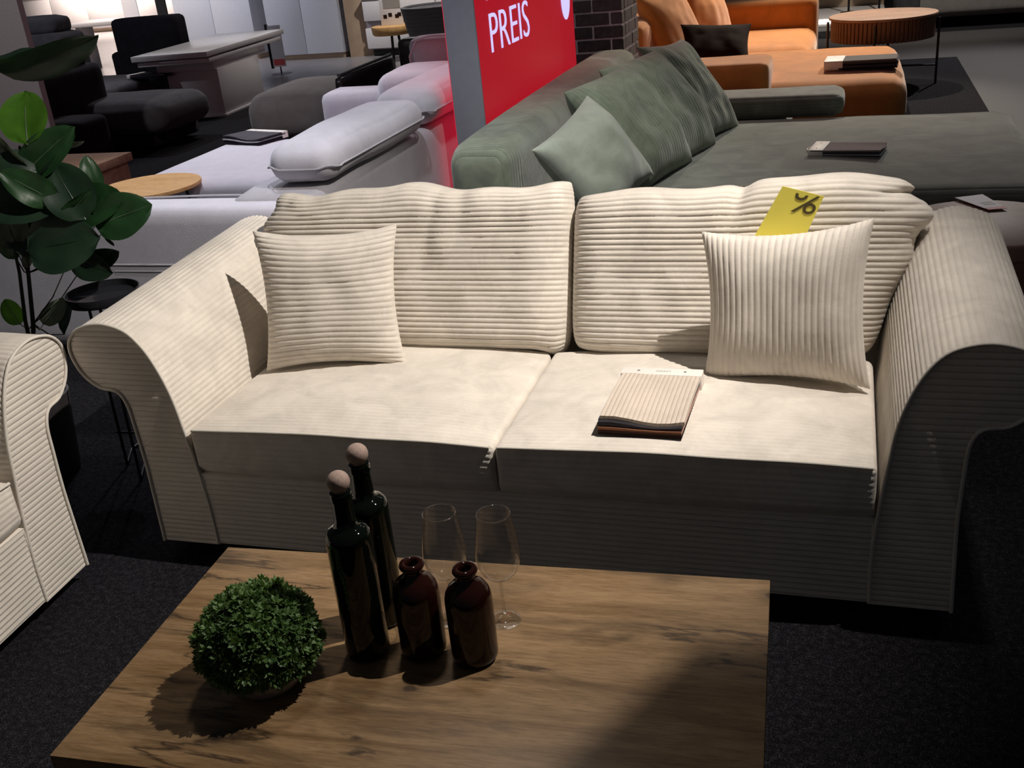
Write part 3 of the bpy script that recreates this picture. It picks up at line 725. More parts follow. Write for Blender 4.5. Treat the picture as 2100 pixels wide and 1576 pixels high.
# ================================================================== fiddle-leaf plant
pp = at(140, 965, 0); plant = rootw('fiddle_leaf_plant', 'potted artificial fiddle-leaf fig rising behind the armchair at the left edge', 'plant', Vector((pp.x-.04, pp.y, 0)))
PO = plant.location.copy()
lathe('pot', [(0, .0), (.075, .0), (.085, .01), (.115, .30), (.117, .31), (.108, .312), (.104, .295), (0, .29)], M_pot, plant, 32)
lathe('soil', [(0, .30), (.09, .297), (.103, .29)], M_soil, plant, 24)
def img(px, py, y):  # a point of the plant's leaf canopy y metres away
    d = RT*((px-1050)/FPX) - UP*((py-788)/FPX) + fw; return Vector((0, 0, CAM_H))+d*(y/d.y)
def leaf(px, py, y, L, W, ang, tilt, twist, mat, fold=.25, curl=.15, stem=None, up=True):
    C0 = img(px, py, y)-PO; th = radians(ang); axis = (RT*cos(th)+UP*sin(th)); nrm = -fw
    side = axis.cross(nrm).normalized()
    R1 = Matrix.Rotation(radians(tilt), 3, side); axis = R1 @ axis; nrm = R1 @ nrm
    R2 = Matrix.Rotation(radians(twist), 3, axis); nrm = R2 @ nrm; side = axis.cross(nrm).normalized()
    V = []; nl, nw = 14, 9
    for i in range(nl):
        t = i/(nl-1); w = W/2*(sin(pi*t**.72)**.62)*(.72+.28*t) if 0 < t < 1 else 0.0008
        for j in range(nw):
            s = j/(nw-1)*2-1
            P = C0+axis*((t-.5)*L)+side*(s*w)+nrm*(abs(s)*w*fold-curl*L*(t-.4)**2+.012*sin(t*11+px)*abs(s)*W*3*.3+noise.noise(Vector((t*3+px, s*2, ang)))*.008)
            V.append(tuple(P))
    o = mk('leaf', V, grid_faces(nl, nw), mat, plant, True)
    base = C0-axis*(L*.5); 
    V = [tuple(C0+axis*((t-.5)*L)+nrm*(.0008-curl*L*(t-.4)**2)) for t in np.linspace(0, .95, 9)]
    tube('midrib', V, [.0016-.0012*k/8 for k in range(9)], M_leafb if mat is not M_leafd else M_leafd, o, 5)
    return base
def stem(a, b, r=.004): 
    mid = (a+b)/2+Vector((0, 0, -.02)); return tube('stem', [a, mid, b], [r, r*.8, r*.6], M_stem, plant, 6)
trunk = [Vector((0, 0, .29)), img(68, 665, pp.y)-PO, img(58, 560, pp.y)-PO, img(52, 470, pp.y)-PO, img(45, 380, pp.y-.02)-PO, img(40, 300, pp.y-.03)-PO]
tube('trunk', trunk, [.009, .008, .007, .006, .005, .004], M_stem, plant, 8)
trunk2 = [Vector((.03, 0, .29)), img(52, 660, pp.y-.03)-PO, img(40, 560, pp.y-.03)-PO, img(20, 470, pp.y-.05)-PO]
tube('trunk', trunk2, [.008, .007, .006, .004], M_stem, plant, 8)
y0 = pp.y
LV = [  # px, py, depth, length, width, angle, tilt, twist, mat
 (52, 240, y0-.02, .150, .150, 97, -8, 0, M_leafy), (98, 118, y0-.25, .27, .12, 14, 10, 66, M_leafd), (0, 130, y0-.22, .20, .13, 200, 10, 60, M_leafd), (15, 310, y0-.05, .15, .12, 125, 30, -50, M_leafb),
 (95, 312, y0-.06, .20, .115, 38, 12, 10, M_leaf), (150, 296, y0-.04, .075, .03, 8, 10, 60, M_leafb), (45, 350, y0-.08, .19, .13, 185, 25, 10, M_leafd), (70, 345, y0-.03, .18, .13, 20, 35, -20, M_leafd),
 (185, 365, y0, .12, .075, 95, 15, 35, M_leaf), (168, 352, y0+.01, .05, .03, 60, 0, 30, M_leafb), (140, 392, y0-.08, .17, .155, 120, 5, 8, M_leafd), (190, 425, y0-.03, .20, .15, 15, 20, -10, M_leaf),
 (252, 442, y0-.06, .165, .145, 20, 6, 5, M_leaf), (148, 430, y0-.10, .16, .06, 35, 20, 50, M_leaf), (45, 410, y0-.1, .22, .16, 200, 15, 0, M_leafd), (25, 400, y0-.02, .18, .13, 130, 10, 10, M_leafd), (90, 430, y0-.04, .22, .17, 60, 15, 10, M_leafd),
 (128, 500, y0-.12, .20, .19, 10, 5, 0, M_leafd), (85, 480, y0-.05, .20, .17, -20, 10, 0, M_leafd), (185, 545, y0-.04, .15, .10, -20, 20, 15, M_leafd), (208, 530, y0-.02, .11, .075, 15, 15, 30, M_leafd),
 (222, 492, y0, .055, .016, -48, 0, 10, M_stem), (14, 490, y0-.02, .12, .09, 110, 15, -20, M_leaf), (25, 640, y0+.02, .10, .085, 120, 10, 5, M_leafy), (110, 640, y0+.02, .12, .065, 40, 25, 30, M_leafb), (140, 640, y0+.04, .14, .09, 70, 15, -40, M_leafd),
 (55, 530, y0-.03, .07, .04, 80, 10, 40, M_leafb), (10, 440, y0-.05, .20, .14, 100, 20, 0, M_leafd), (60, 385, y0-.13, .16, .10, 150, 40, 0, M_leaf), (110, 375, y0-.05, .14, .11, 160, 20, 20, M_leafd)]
LV = [(*q[:3], q[3]*(1.22 if q[3] > .1 else 1), q[4]*(1.25 if q[3] > .1 else 1), *q[5:]) for q in LV]
for i, L in enumerate(LV):
    if i == 21: mt = M_stem
    b = leaf(*L); k = min(5, max(1, int((700-L[1])/90)))
    if L[1] < 200: continue
    stem(Vector(trunk[k]), b, .0028)

# ================================================================== black tray table behind the left arm
tp = at(211, 605, .655); tt = rootw('tray_table', 'small round black tray table on thin metal legs behind the left sofa arm', 'table', Vector((tp.x, tp.y, 0)))
lathe('tray', [(0, .640), (.118, .640), (.122, .645), (.122, .672), (.118, .672), (.117, .650), (0, .649)], M_blkglass, tt, 48)
for dx, dy in ((-.075, -.13), (.0, -.16)):
    a = at(262 if dx < 0 else 290, 955 if dx < 0 else 985, 0)-tt.location
    tube('leg', [(a.x*.9, a.y*.8+.02, .645), (a.x, a.y, .02), (a.x, a.y, .006), (a.x-.02, a.y+.12, .006), (a.x*.2-.02, a.y+.30, .006)], .0055, M_black, tt, 8)
aa = at(262, 930, 0)-tt.location
tube('crossbar', [(aa.x-.01, aa.y-.02, .10), (aa.x+.09, aa.y-.05, .10)], .005, M_black, tt, 8)

# ================================================================== white sofa group on the left
ws = root('sectional_sofa', 'off-white boucle sectional sofa with adjustable headrests behind the cream sofa', 'sofa', -1.0, 1.45)
def E(u0, u1, v0, v1, z0, z1, R): return (u0-R[0], u1-R[0], v0-R[1], v1-R[1], z0, z1)
R = (-1.0, 1.45)
pn = softbox('arm', E(-2.35, -.16, 1.45, 1.66, .05, .70, R), M_white, ws, .05, .004, 14, .003, 1)
tube('piping', [(x-R[0], 1.655-R[1], .702+.003*sin(x*7)) for x in np.linspace(-2.33, -.5, 20)], .005, M_hgrey, pn, 6)
tube('piping', [(x-R[0], 1.448-R[1], .455) for x in np.linspace(-1.17, -.55, 12)], .006, M_hgrey, pn, 6)
tube('piping', [(x-R[0], 1.448-R[1], .425) for x in np.linspace(-1.12, -.6, 12)], .005, M_hgrey, pn, 6)
softbox('back', E(-.54, -.13, 1.55, 5.3, .05, .73, R), M_hgrey, ws, .05, .004, 16, .003, 2)
softbox('chaise', E(-2.25, -.55, 3.05, 4.35, .14, .43, R), M_white, ws, .09, .006, 14, .003, 3)
tube('piping', [(x-R[0], 3.04-R[1], .145) for x in np.linspace(-2.1, -.8, 14)], .006, M_white, ws, 6)
for x in (-2.1, -.7):
    for y in (3.2, 4.2): box('foot', E(x-.03, x+.03, y-.03, y+.03, 0, .14, R), M_black, ws, .004)
softbox('seat_back', E(-1.55, -.60, 4.45, 4.75, .30, .70, R), M_white, ws, .07, .004, 10, .004, 4)
softbox('back_pillow', E(-.92, -.50, 4.0, 4.6, .45, .86, R), M_white, ws, .09, .006, 10, .006, 8)
pk = softbox('far_arm', E(-1.03, -.14, 4.9, 5.12, .05, .98, R), M_hgrey, ws, .07, .004, 12, .003, 5)
tube('piping', [(-1.0-R[0], 4.90-R[1], .4), (-1.01-R[0], 4.895-R[1], .86), (-.95-R[0], 4.895-R[1], .96), (-.85-R[0], 4.895-R[1], .985), (-.2-R[0], 4.895-R[1], .985)], .007, M_hgrey, pk, 6)
def headrest(u0, u1, v0, v1, z0, z1, seed):
    h = softbox('headrest', E(u0, u1, v0, v1, z0, z1, R), M_white, ws, .085, .008, 16, .010, seed)
    pts = []
    rr = .085; cx, cy = (u0+u1)/2-R[0], (v0+v1)/2-R[1]; hx, hy = (u1-u0)/2+.007, (v1-v0)/2+.007
    for (sx_, sy_, a0_) in ((1, 1, 0), (-1, 1, 90), (-1, -1, 180), (1, -1, 270)):
        for k in range(7):
            a = radians(a0_+k*15); pts.append((cx+sx_*(hx-rr)+rr*cos(a), cy+sy_*(hy-rr)+rr*sin(a), z0+.072+.006*sin(a*5)))
    tube('piping', pts, .005, M_hgrey, h, 6, True)
headrest(-.40, -.07, 1.64, 2.74, .745, .915, 5); headrest(-.42, -.09, 2.84, 4.2, .745, .925, 9)

P = atS(515, 290, .43)
sample_book('sample_book', 'black and white fabric sample book lying on the off-white chaise', (P[0], P[1]-.12, .438), radians(-18), .36, .26, [M_darker, M_darker, M_hgrey, M_darker, M_dark], .05, False, None, .02, .008)

rt = root('round_table', 'round oak-topped table beside the plant and off-white sofa', 'table', -1.935, 2.915)
lathe('tabletop', [(0, .432), (.285, .432), (.300, .436), (.303, .445), (.300, .456), (0, .457)], M_oak2, rt, 64)
for k in range(4): a = k*pi/2+.5; tube('leg', [(cos(a)*.20, sin(a)*.20, .432), (cos(a)*.25, sin(a)*.25, 0)], .009, M_black, rt, 8)

# grey pouf
po = root('pouf', 'grey upholstered pouf behind the off-white chaise', 'pouf', *atS(640, 225, .2)[:2])
softbox('cushion_body', (-.42, .50, -.55, .62, .02, .42), M_pouf, po, .16, .02, 14, .008, 4, .03)

# black leather lounge chair with magazines
lc = root('lounge_chair', 'black leather and metal lounge chair behind the off-white sofa', 'chair', -2.05, 6.2)
softbox('side_panel', (-.02, .06, -.42, .75, .1, .62), M_leather, lc, .03, .002, 8, .002)
softbox('seat', (.06, 1.0, -.35, .75, .22, .42), M_leather, lc, .05, .006, 8, .003)
softbox('backrest', (.1, 1.0, .70, .86, .3, .78), M_leather, lc, .05, .004, 8, .003)
softbox('side_panel', (1.0, 1.08, -.42, .75, .1, .58), M_leather, lc, .03, .002, 8, .002)
tube('rail', [(0.02, -.40, .635), (0.02, .72, .645)], .014, M_chrome, lc, 8)
tube('rail', [(.0, -.44, .50), (1.08, -.44, .46)], .012, M_chrome, lc, 8)
for x in (.02, 1.04):
    for y in (-.4, .7): tube('leg', [(x, y, .1), (x, y, 0)], .012, M_black, lc, 8)
for k in range(4):
    bk = root('brochure', ('dark folded brochure leaning on the black lounge chair, ' + ('nearest the off-white sofa', 'second from the front', 'third from the front', 'hindmost of the four')[k]), 'brochure', -1.35+k*.10, 6.25+.1*k, .44, 0, 'brochures on the lounge chair')
    o = box('cover', (-.09, .09, -.13, .13, 0, .012), [M_dark, M_darker, M_dark, M_darker][k], bk, .001); o.rotation_euler = (radians(50), 0, radians(20))

# ================================================================== display wall
dw = root('display_wall', 'tall red LED display wall reading PREIS beside the brick column', 'display', 0, 3.00)
box('case', (-.020, .147, 0, 2.09, 0, 2.45), M_case, dw, .004)
box('screen', (.147, .152, .012, 2.08, .03, 2.42), M_red, dw, .001)
box('screen', (-.026, -.020, .012, 2.08, .03, 2.42), M_redb, dw, .001)
def on_scr(px, py): q = on_u(px, py, .1525); return q[1]-3.00, q[2]
bl = on_scr(1006, 111); tl_ = on_scr(997, 25); br = on_scr(1085, 76)
hgt = tl_[1]-bl[1]; wid = br[0]-bl[0]
TM = Matrix(((0, 0, 1, .1522), (1, 0, 0, bl[0]), (0, 1, 0, bl[1]), (0, 0, 0, 1)))
t0 = text_mesh('lettering', 'PREIS', 1, M_letter, dw, Matrix.Identity(4), .0)
ww = t0.dimensions.x; hh = t0.dimensions.y; me_ = t0.data; bpy.data.objects.remove(t0)
sc_y = hgt/hh*.98; sc_x = wid/ww
def screen_text(s, y, z, w=None):
    o = text_mesh('lettering', s, 1, M_letter, dw, Matrix.Identity(4), .002/max(sc_y, .01)*.5, offset=-.012)
    o.matrix_local = Matrix(((0, 0, 1, .1525), (1, 0, 0, y), (0, 1, 0, z), (0, 0, 0, 1))) @ Matrix.Diagonal((sc_x, sc_y, 1, 1)); return o
screen_text('PREIS', bl[0], bl[1]); 
e0 = on_scr(994, 5); screen_text('B', e0[0], e0[1]+.004)
q0 = on_scr(1152, 5); q1 = on_scr(1170, 5); q2 = on_scr(1162, 40)
rw = (q1[0]-q0[0])/2; rh = rw*1.15
V = [(.1530, q2[0]+rw*cos(a), q2[1]+rh+rh*sin(a)) for a in np.linspace(0, 2*pi, 48, endpoint=False)]+[(.1526, q2[0]+rw*cos(a), q2[1]+rh+rh*sin(a)) for a in np.linspace(0, 2*pi, 48, endpoint=False)]
mk('emblem', V, [tuple(range(48))]+[(k, (k+1) % 48, 48+(k+1) % 48, 48+k) for k in range(48)], M_letter, dw, False)

# brick column
bc = root('brick_column', 'dark brick column with pale mortar right of the red display', 'column', -.20, 5.52)
CU, CV = .60, .62
box('mortar', (.008, CU-.008, .008, CV-.008, 0, 3.2), M_mort, bc, 0)
bh, mo, bl_ = .078, .014, .245
protos = {}
def brick(x0, x1, y0, y1, z0, seed):
    key = (round(x1-x0, 3), round(y1-y0, 3))
    if key not in protos:
        bm = bmesh.new(); add_box(bm, 0, x1-x0, 0, y1-y0, 0, bh, .004, 1); o = bm_obj('brick', bm, M_brick, bc, True, 30); protos[key] = o.data
    else: o = bpy.data.objects.new('brick', protos[key]); COL.objects.link(o); o.parent = bc
    o.location = (x0+random.uniform(-.002, .002), y0+random.uniform(-.003, .003), z0); return o
row = 0; z = .002
rows_hi = []
while z < 1.55:
    off = 0 if row % 2 == 0 else -(bl_+mo)/2
    x = off
    if z > .45:
        while x < CU-.01:
            a, b = max(0, x), min(CU, x+bl_)
            if b-a > .03: brick(a, b, 0, .10, z, row)
            x += bl_+mo
        y = .10+mo if row % 2 == 0 else .10+mo-(bl_+mo)/2+.0
        while y < CV-.01:
            a, b = max(.10+mo, y), min(CV, y+bl_)
            if b-a > .03: brick(CU-.10, CU, a, b, z, row)
            y += bl_+mo
    z += bh+mo; row += 1

# ================================================================== green sofa
gs = root('chaise_sofa', 'large moss green corduroy sofa with deep chaise behind the cream sofa', 'sofa', .17, 2.6); R = (.17, 2.6)
softbox('back', E(.185, .53, 2.22, 5.40, .05, .77, R), M_green_y, gs, .10, .006, 18, .008, 3)
softbox('seat', E(.45, 2.86, 2.56, 4.38, .08, .43, R), M_green_z, gs, .09, .008, 20, .006, 5, .012)
softbox('far_seat', E(.45, 1.6, 4.38, 5.40, .08, .42, R), M_green_z, gs, .07, .008, 10, .006, 5)
softbox('arm', E(1.02, 1.94, 4.36, 4.74, .42, .555, R), M_green_z, gs, .055, .004, 12, .004, 6)
GP = (.47, 0, .22)
def gpil(label, u, v, z, size, T, yaw, lean, roll, mat, seed, pinch=.03, pitch=None, amp=.0026):
    r = root('cushion', label, 'cushion', u, v, z, 0)
    h = size/2
    cushion('cover', ((-h, 0), (h, 0), (h, size*.98), (-h, size*.98)), T, mat, r, M((0, 0, 0), -lean, roll, yaw), 'v', amp, pitch or .024, q=3.2, pinch=(pinch, pinch), wrinkle=.030, seed=seed, pw=.55, nr=60)
    return r
gpil('pale smooth moss green cushion, nearest of those on the green sofa', 1.00, 2.45, .43, .50, .26, radians(70), .58, radians(-18), M_green_pale, 2, .02, amp=0)
gpil('ribbed moss green cushion leaning behind the pale green one', 1.10, 2.90, .43, .62, .28, radians(72), .62, radians(-3), M_green, 4, .01)
gpil('ribbed dark green cushion in the middle of the row on the green sofa', 1.18, 3.33, .43, .64, .26, radians(74), .62, 0, M_green, 5, .01)
gpil('dark green pointed cushion farthest in the row, beside the green arm', 1.27, 3.86, .43, .66, .20, radians(76), .62, radians(4), M_green, 8, .03, amp=.0015)
P = atS(1765, 318, .44)
sample_book('sample_book', 'taupe fabric sample book with white wire loops on the green chaise', (P[0]+.1, P[1], .448), radians(80), .20, .34, [M_dark, M_hgrey, M_dark, M_greysofa, fabric('mauve_sample', (.24, .19, .19), .06)], .07, True, None, .012, .006)

# ================================================================== orange sofa
os_ = root('velvet_sofa', 'orange velvet sofa with chaise at the back right', 'sofa', .2, 5.5); R = (.2, 5.5)
softbox('chaise', E(.4, 2.36, 5.62, 7.50, .06, .42, R), M_orange, os_, .12, .012, 18, .006, 3, .01)
softbox('arm', E(.45, 1.43, 5.46, 5.98, .10, .60, R), M_orange, os_, .05, .004, 12, .004, 4)
softbox('back', E(.05, .45, 6.2, 9.6, .06, .85, R), M_orange, os_, .09, .006, 12, .006, 5)
softbox('seat', E(.4, 1.66, 7.50, 9.0, .06, .43, R), M_orange, os_, .12, .012, 12, .006, 6, .01)
softbox('far_arm', E(.4, 1.66, 8.95, 9.4, .06, .70, R), M_orange, os_, .06, .004, 12, .004, 7)
def plain_pillow(name, label, u, v, z, size, T, yaw, lean, roll, mat, seed, pinch=.04):
    r = root(name, label, 'pillow', u, v, z, 0); h = size/2
    cushion('cover', ((-h, 0), (h, 0), (h, size), (-h, size)), T, mat, r, M((0, 0, 0), -lean, roll, yaw), 'h', 0, q=2.6, pinch=(pinch, pinch), wrinkle=.02, seed=seed, pw=.55, nr=50, nc=50)
plain_pillow('scatter_pillow', 'large orange velvet pillow nearest the brick column', .72, 6.75, .44, .72, .24, radians(70), .45, radians(-6), M_orange, 3)
plain_pillow('scatter_pillow', 'large orange velvet pillow leaning behind the first, farther back', .82, 7.60, .44, .70, .24, radians(62), .42, radians(8), M_orange, 7)
plain_pillow('scatter_pillow', 'pillow, backlit shade painted dark brown, lying in the corner of the orange sofa', 1.00, 6.12, .44, .56, .20, radians(10), .95, radians(4), M_brownpil, 5)
P = atS(1765, 140, .43)
sample_book('sample_book', 'grey fabric sample book with white label on the orange chaise', (P[0]+.25, P[1], .442), radians(86), .27, .50, [M_darker, M_dark, M_darker, M_dark, fabric('olive_sample', (.12, .11, .10), .1)], .13, False, None, .01, .012)

# slatted round table
st = root('drum_table', 'round walnut drum table with slatted rim behind the orange chaise', 'table', 2.24, 8.0)
lathe('tabletop', [(0, .585), (.445, .585), (.458, .59), (.46, .60), (.455, .608), (0, .61)], M_oak3, st, 72)
lathe('drum', [(0, .41), (.425, .41), (.425, .585)], M_slat, st, 64)
sl = bmesh.new(); add_box(sl, .424, .440, -.0150, .0150, .405, .585, .003, 1); s0 = bm_obj('slat', sl, M_slat, st)
for k in range(1, 72):
    o = bpy.data.objects.new('slat', s0.data); COL.objects.link(o); o.parent = st; o.rotation_euler = (0, 0, 2*pi*k/72)
for k in range(4):
    a = -.15+k*pi/2; tube('leg', [(cos(a)*.47, sin(a)*.47, .56), (cos(a)*.47, sin(a)*.47, 0)], .011, M_black, st, 8)
for k in range(2):
    a = -.15+k*pi/2; tube('crossbar', [(cos(a)*.47, sin(a)*.47, .16), (-cos(a)*.47, -sin(a)*.47, .16)], .008, M_black, st, 8)

# brown leather pouf with leaflet behind the right arm
bp = root('leather_pouf', 'low round brown leather pouf behind the right sofa arm', 'pouf', 2.50, 2.12)
lathe('body', [(0, .01), (.33, .01), (.36, .04), (.365, .36), (.35, .405), (.32, .42), (0, .425)], M_brown, bp, 56)
tube('seam', [(cos(a)*.366, sin(a)*.366, .37) for a in np.linspace(0, 2*pi, 48, endpoint=False)], .004, M_brown, bp, 6, True)
lf = root('leaflet', 'white price leaflet with a red strip lying on the brown leather pouf', 'leaflet', 0, 0)
cc = [atS(*q, .430) for q in ((1958, 406), (2015, 399), (2065, 428), (2028, 431))]
V = [(p[0], p[1], p[2]+dz) for dz in (0, .0012) for p in cc]; 
mk('sheet', V, [(3, 2, 1, 0), (4, 5, 6, 7), (0, 1, 5, 4), (1, 2, 6, 5), (2, 3, 7, 6), (3, 0, 4, 7)], M_paper, lf, False)
A, B, C_, D = [Vector(p)+Vector((0, 0, .0018)) for p in cc]
mk('red_strip', [tuple(D*.86+A*.14), tuple(C_*.86+B*.14), tuple(C_), tuple(D)], [(0, 1, 2, 3)], M_redink, lf, False)
for k, (s0_, s1_) in enumerate(((.50, .56), (.62, .68))):
    l = lambda t, s: (A*(1-s)+D*s)*(1-t)+(B*(1-s)+C_*s)*t
    mk('print_line', [tuple(l(.35, s0_)), tuple(l(.85, s0_)), tuple(l(.85, s1_)), tuple(l(.35, s1_))], [(0, 1, 2, 3)], M_greyink, lf, False)

# taupe sofa, light strip and stands at the far right
ts = root('taupe_sofa', 'taupe fabric sofa cut off by the top right corner', 'sofa', 4.0, 12.2)
softbox('seat', (-1.3, 1.8, -.45, .6, .12, .50), M_greysofa, ts, .08, .006, 12, .004)
softbox('backrest', (-1.3, 1.8, .45, .8, .12, .95), M_greysofa, ts, .08, .006, 12, .004)
softbox('arm', (-1.50, -1.22, -.45, .8, .12, .68), M_dark, ts, .06, .004, 10, .004)
for x in (-1.2, 1.6): box('foot', (x-.03, x+.03, -.35, -.29, 0, .12), M_black, ts, .003)
pl = root('display_plinth', 'low pale plinth with a bright light strip behind the orange sofa', 'plinth', 1.9, 12.2)
box('body', (-.9, .50, -.1, 1.2, 0, .16), M_gloss_white, pl, .006)
box('light_strip', (-.85, .35, -.125, -.10, .10, .15), M_glow, pl, .002)
box('backboard', (-.9, .50, 1.2, 1.26, .16, 1.2), M_tan, pl, .006)
for k, x in enumerate((.05, .42)):
    ls = root('lamp_stand', 'thin dark lamp stand on the pale plinth, %s' % ('left of the pair' if k == 0 else 'right of the pair'), 'stand', 1.9+x, 12.6, .16)
    lathe('base', [(0, 0), (.10, 0), (.10, .012), (.015, .025), (0, .025)], M_black, ls, 24); tube('pole', [(0, 0, .02), (0, 0, 1.1)], .014, M_black, ls, 8)
    lathe('shade', [(.16, 1.05), (.11, 1.3), (.10, 1.3), (.15, 1.05)], M_black, ls, 24)

# ================================================================== far left: dark sofas, white dining table, wardrobes
R = (-4.9, 6.0)
ds = root('recliner_sofa', 'charcoal sofa with long chaise beside the white pedestal table', 'sofa', *R)
softbox('chaise', E(-5.25, -3.98, 6.05, 6.95, .16, .45, R), M_dark, ds, .13, .01, 14, .006, 3, .02)
softbox('chaise_base', E(-5.0, -4.15, 6.15, 6.9, .03, .20, R), M_darker, ds, .03, .0, 6, .003)
softbox('back_near', E(-5.35, -4.80, 5.45, 6.50, .05, .80, R), M_darker, ds, .07, .006, 12, .006, 4)
softbox('headrest_near', E(-5.27, -4.86, 5.5, 6.4, .76, .95, R), M_darker, ds, .08, .006, 10, .006, 9)
softbox('arm', E(-5.0, -4.38, 5.42, 5.86, .04, .42, R), M_darker, ds, .06, .004, 10, .004, 2)
softbox('back', E(-8.3, -6.10, 7.6, 8.05, .05, 1.0, R), M_dark, ds, .08, .006, 12, .006, 5)
softbox('headrest_far', E(-8.2, -6.2, 7.65, 8.0, .97, 1.17, R), M_dark, ds, .08, .006, 10, .006, 7)
softbox('far_seat', E(-6.6, -5.35, 6.9, 8.3, .05, .46, R), M_dark, ds, .08, .006, 10, .005, 6)
db = root('armchair', 'dark charcoal armchair back near the bright white desk', 'armchair', -6.05, 9.15)
softbox('backrest', (-.45, .45, -.15, .12, .3, 1.0), M_darker, db, .06, .006, 12, .004); softbox('seat', (-.45, .45, .1, .8, .1, .45), M_darker, db, .06, .006, 10, .004)
softbox('arm', (-.58, -.40, -.1, .8, .1, .62), M_darker, db, .05, .004, 8, .004); softbox('arm', (.40, .58, -.1, .8, .1, .62), M_darker, db, .05, .004, 8, .004)
P = atS(310, 163, .45)
sample_book('sample_book', 'black fabric sample book lying on the charcoal chaise', (P[0]+.2, P[1], .47), radians(75), .22, .5, [M_darker, M_darker, M_hgrey, M_darker], .05, False, None, .03, .008)

# white dining table
wt = root('pedestal_table', 'white lacquered extending table on a block pedestal behind the charcoal chaise', 'table', -4.42, 7.69, 0, radians(5))
box('tabletop', (-.88, 0, 0, 2.05, .645, .70), M_gloss_white, wt, .004)
box('extension_leaf', (-.84, -.005, .04, 1.95, .585, .63), M_gloss_white, wt, .004)
box('apron', (-.70, -.03, .16, 1.5, .50, .585), M_gloss_white, wt, .003)
box('pedestal', (-.62, -.02, .20, 1.25, .03, .50), M_gloss_white, wt, .004)
box('base_plate', (-.64, .0, .18, 1.45, 0, .03), M_gloss_white, wt, .004)
# sign stand behind the table
ss = root('price_stand', 'small price sign on a stand right of the white pedestal table', 'sign', *atS(578, 152, 0)[:2])
box('panel', (-.10, .09, -.01, .01, .10, .64), M_paper, ss, .002); box('edge', (-.135, -.098, -.014, .014, .08, .66), M_black, ss, .002)
box('red_strip', (-.085, .085, -.0125, -.0105, .12, .20), M_redink, ss, .0)
lathe('base', [(0, 0), (.14, 0), (.14, .01), (0, .015)], M_black, ss, 24); tube('pole', [(0, 0, .01), (0, 0, .12)], .01, M_black, ss, 8)

def wardrobe(name, label, pl_, pr_, mat, gap=True, doors=2, h=2.3, depth=.6, plinth=.08):
    A = Vector(atS(*pl_, 0)); B = Vector(atS(*pr_, 0)); L = (B-A).length; r = root(name, label, 'cabinet', A.x, A.y, 0, atan2((B-A).y, (B-A).x))
    box('carcass', (0, L, .02, depth, plinth, h), mat, r, .004); box('plinth', (.02, L-.02, .04, depth-.02, 0, plinth), M_tan, r, .002)
    for k in range(doors): box('door', (L*k/doors+.004, L*(k+1)/doors-.004, 0, .02, plinth+.005, h-.01), mat, r, .003)
    return r, L
wardrobe('wardrobe', 'white wardrobe with dark edges left, behind the pedestal table', (378, 128), (532, 122), M_cab)
w2, L2 = wardrobe('wardrobe', 'white two-door wardrobe with a beech side panel', (560, 127), (708, 119), M_cab)
# beech side panel turned away
A = Vector(atS(710, 119, 0)); B = Vector(atS(760, 113, 0)); tp_ = root('partition', 'beech partition panel standing right of the white wardrobe', 'panel', A.x+.10, A.y-.04, 0, atan2((B-A).y, (B-A).x))
box('board', (0, (B-A).length, 0, .04, 0, 2.3), M_tan, tp_, .003)
for k, (pa, pb, zt) in enumerate((((365, 122), (388, 120), 2.3), ((532, 100), (545, 100), 2.3))):
    A = Vector(atS(*pa, 0)); po_ = root('door_frame', 'thin black upright frame %s of the white wardrobe' % ('left' if k == 0 else 'right'), 'frame', A.x, A.y-.3)
    box('upright', (0, .17 if k == 0 else .13, 0, .05, 0, zt), M_black, po_, .003); 
# sideboard
A = Vector(atS(745, 122, 0)); 
sb = root('sideboard', 'white lacquered sideboard with grey gap between drawers, left of the display', 'cabinet', A.x, A.y+.2, 0, radians(-6))
box('top', (-.05, 3.6, -.02, .5, .80, .84), M_gloss_white, sb, .003)
box('back_panel', (0, 3.55, .06, .5, .10, .80), M_wallgrey, sb, .002)
for k in range(3):
    box('drawer', (1.18*k+.01, 1.18*k+1.17, 0, .06, .50, .795), M_gloss_white, sb, .003); box('drawer', (1.18*k+.01, 1.18*k+1.17, 0, .06, .12, .40), M_gloss_white, sb, .003)
box('plinth', (.05, 3.5, .08, .48, 0, .12), M_black, sb, .002)
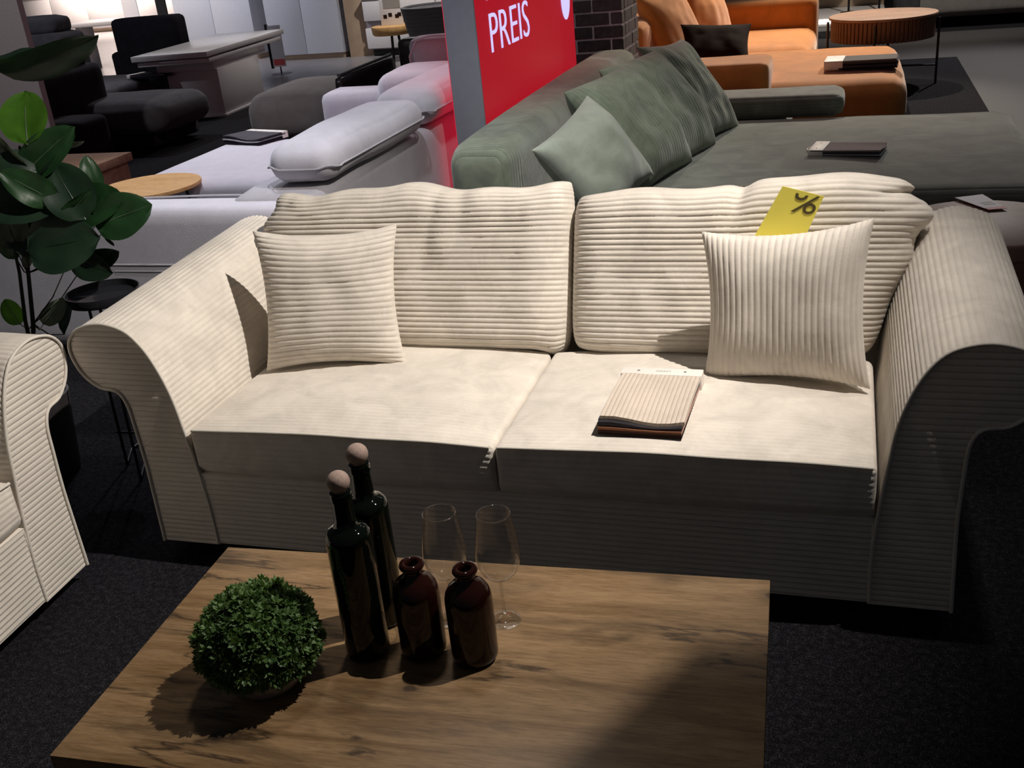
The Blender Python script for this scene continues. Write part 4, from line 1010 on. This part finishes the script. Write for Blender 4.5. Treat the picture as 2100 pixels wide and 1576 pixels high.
# stool with poster, basket chair
sx = Vector(atS(815, 125, 0)); 
stl = root('side_table', 'small round wooden side table in front of the white sideboard', 'table', sx.x, sx.y)
lathe('tabletop', [(0, .36), (.27, .36), (.29, .38), (.30, .46), (.295, .475), (0, .475)], M_oak2, stl, 40)
for k in range(3): a = k*2*pi/3+.4; tube('leg', [(cos(a)*.06, sin(a)*.06, .36), (cos(a)*.09, sin(a)*.09, 0)], .02, M_black, stl, 8)
ps = root('poster_stand', 'printed poster in a clear holder standing on the small wooden side table', 'poster', sx.x, sx.y, .476, radians(-4))
box('sheet', (-.17, .17, 0, .006, 0, .62), M_paper, ps, .001); box('picture', (-.11, .15, -.003, 0, .22, .58), M_greyink, ps, 0)
for k, x in enumerate((-.10, -.02, .08, .12)): box('small_picture', (x-.025, x+.03, -.003, 0, .09+.02*(k % 2), .14+.02*(k % 2)), M_brownpil, ps, 0)
bk = root('tub_chair', 'grey woven tub chair beside the small wooden side table', 'chair', sx.x+.75, sx.y-.35)
lathe('shell', [(.20, .10), (.28, .12), (.38, .45), (.43, .72), (.40, .73), (.34, .45), (0, .40)], fabric('woven_grey', (.12, .115, .125), .1, 9, 300, (2, .05)), bk, 40)
lathe('foot', [(0, 0), (.18, 0), (.18, .1), (0, .1)], M_black, bk, 24)
# bright desks far behind
P = Vector(atS(335, 97, 0)); P2 = Vector(atS(330, 58, 0))
dk = root('white_desk', 'white desk with a dark screen, brightly lit at the far back', 'desk', -9.3, 12.85)
box('desktop', (-1.0, .78, 0, .8, .68, .74), M_gloss_white, dk, .004); box('leg', (.36, .50, .2, .35, 0, .68), M_gloss_white, dk, .004); box('leg', (-.9, -.78, .2, .5, 0, .68), M_gloss_white, dk, .004)
box('dark_screen', (.40, .62, .35, .52, .741, .752), M_black, dk, .002); box('leaflet_holder', (.02, .30, .3, .32, .741, 1.10), M_paper, dk, .002)
kb = root('kitchen_cabinets', 'bright white kitchen cabinets behind the white desk', 'cabinet', P2.x-4, P2.y, 0, radians(2))
box('carcass', (0, 7, 0, .6, .1, 2.2), M_gloss_white, kb, .004); box('plinth', (0, 7, .05, .6, 0, .1), M_tan, kb, .002)
for k in range(7): box('door', (k+.005, k+.995, -.02, 0, .12, .85), M_gloss_white, kb, .003)
# brown wooden box near the plant
P = atS(140, 350, .3)
wb = root('wooden_crate', 'brown wooden side table half hidden behind the plant leaves', 'table', P[0], P[1])
box('top', (-.35, .35, -.25, .3, .30, .36), M_oak3, wb, .004); box('body', (-.32, .32, -.22, .27, 0, .30), M_oak3, wb, .004)
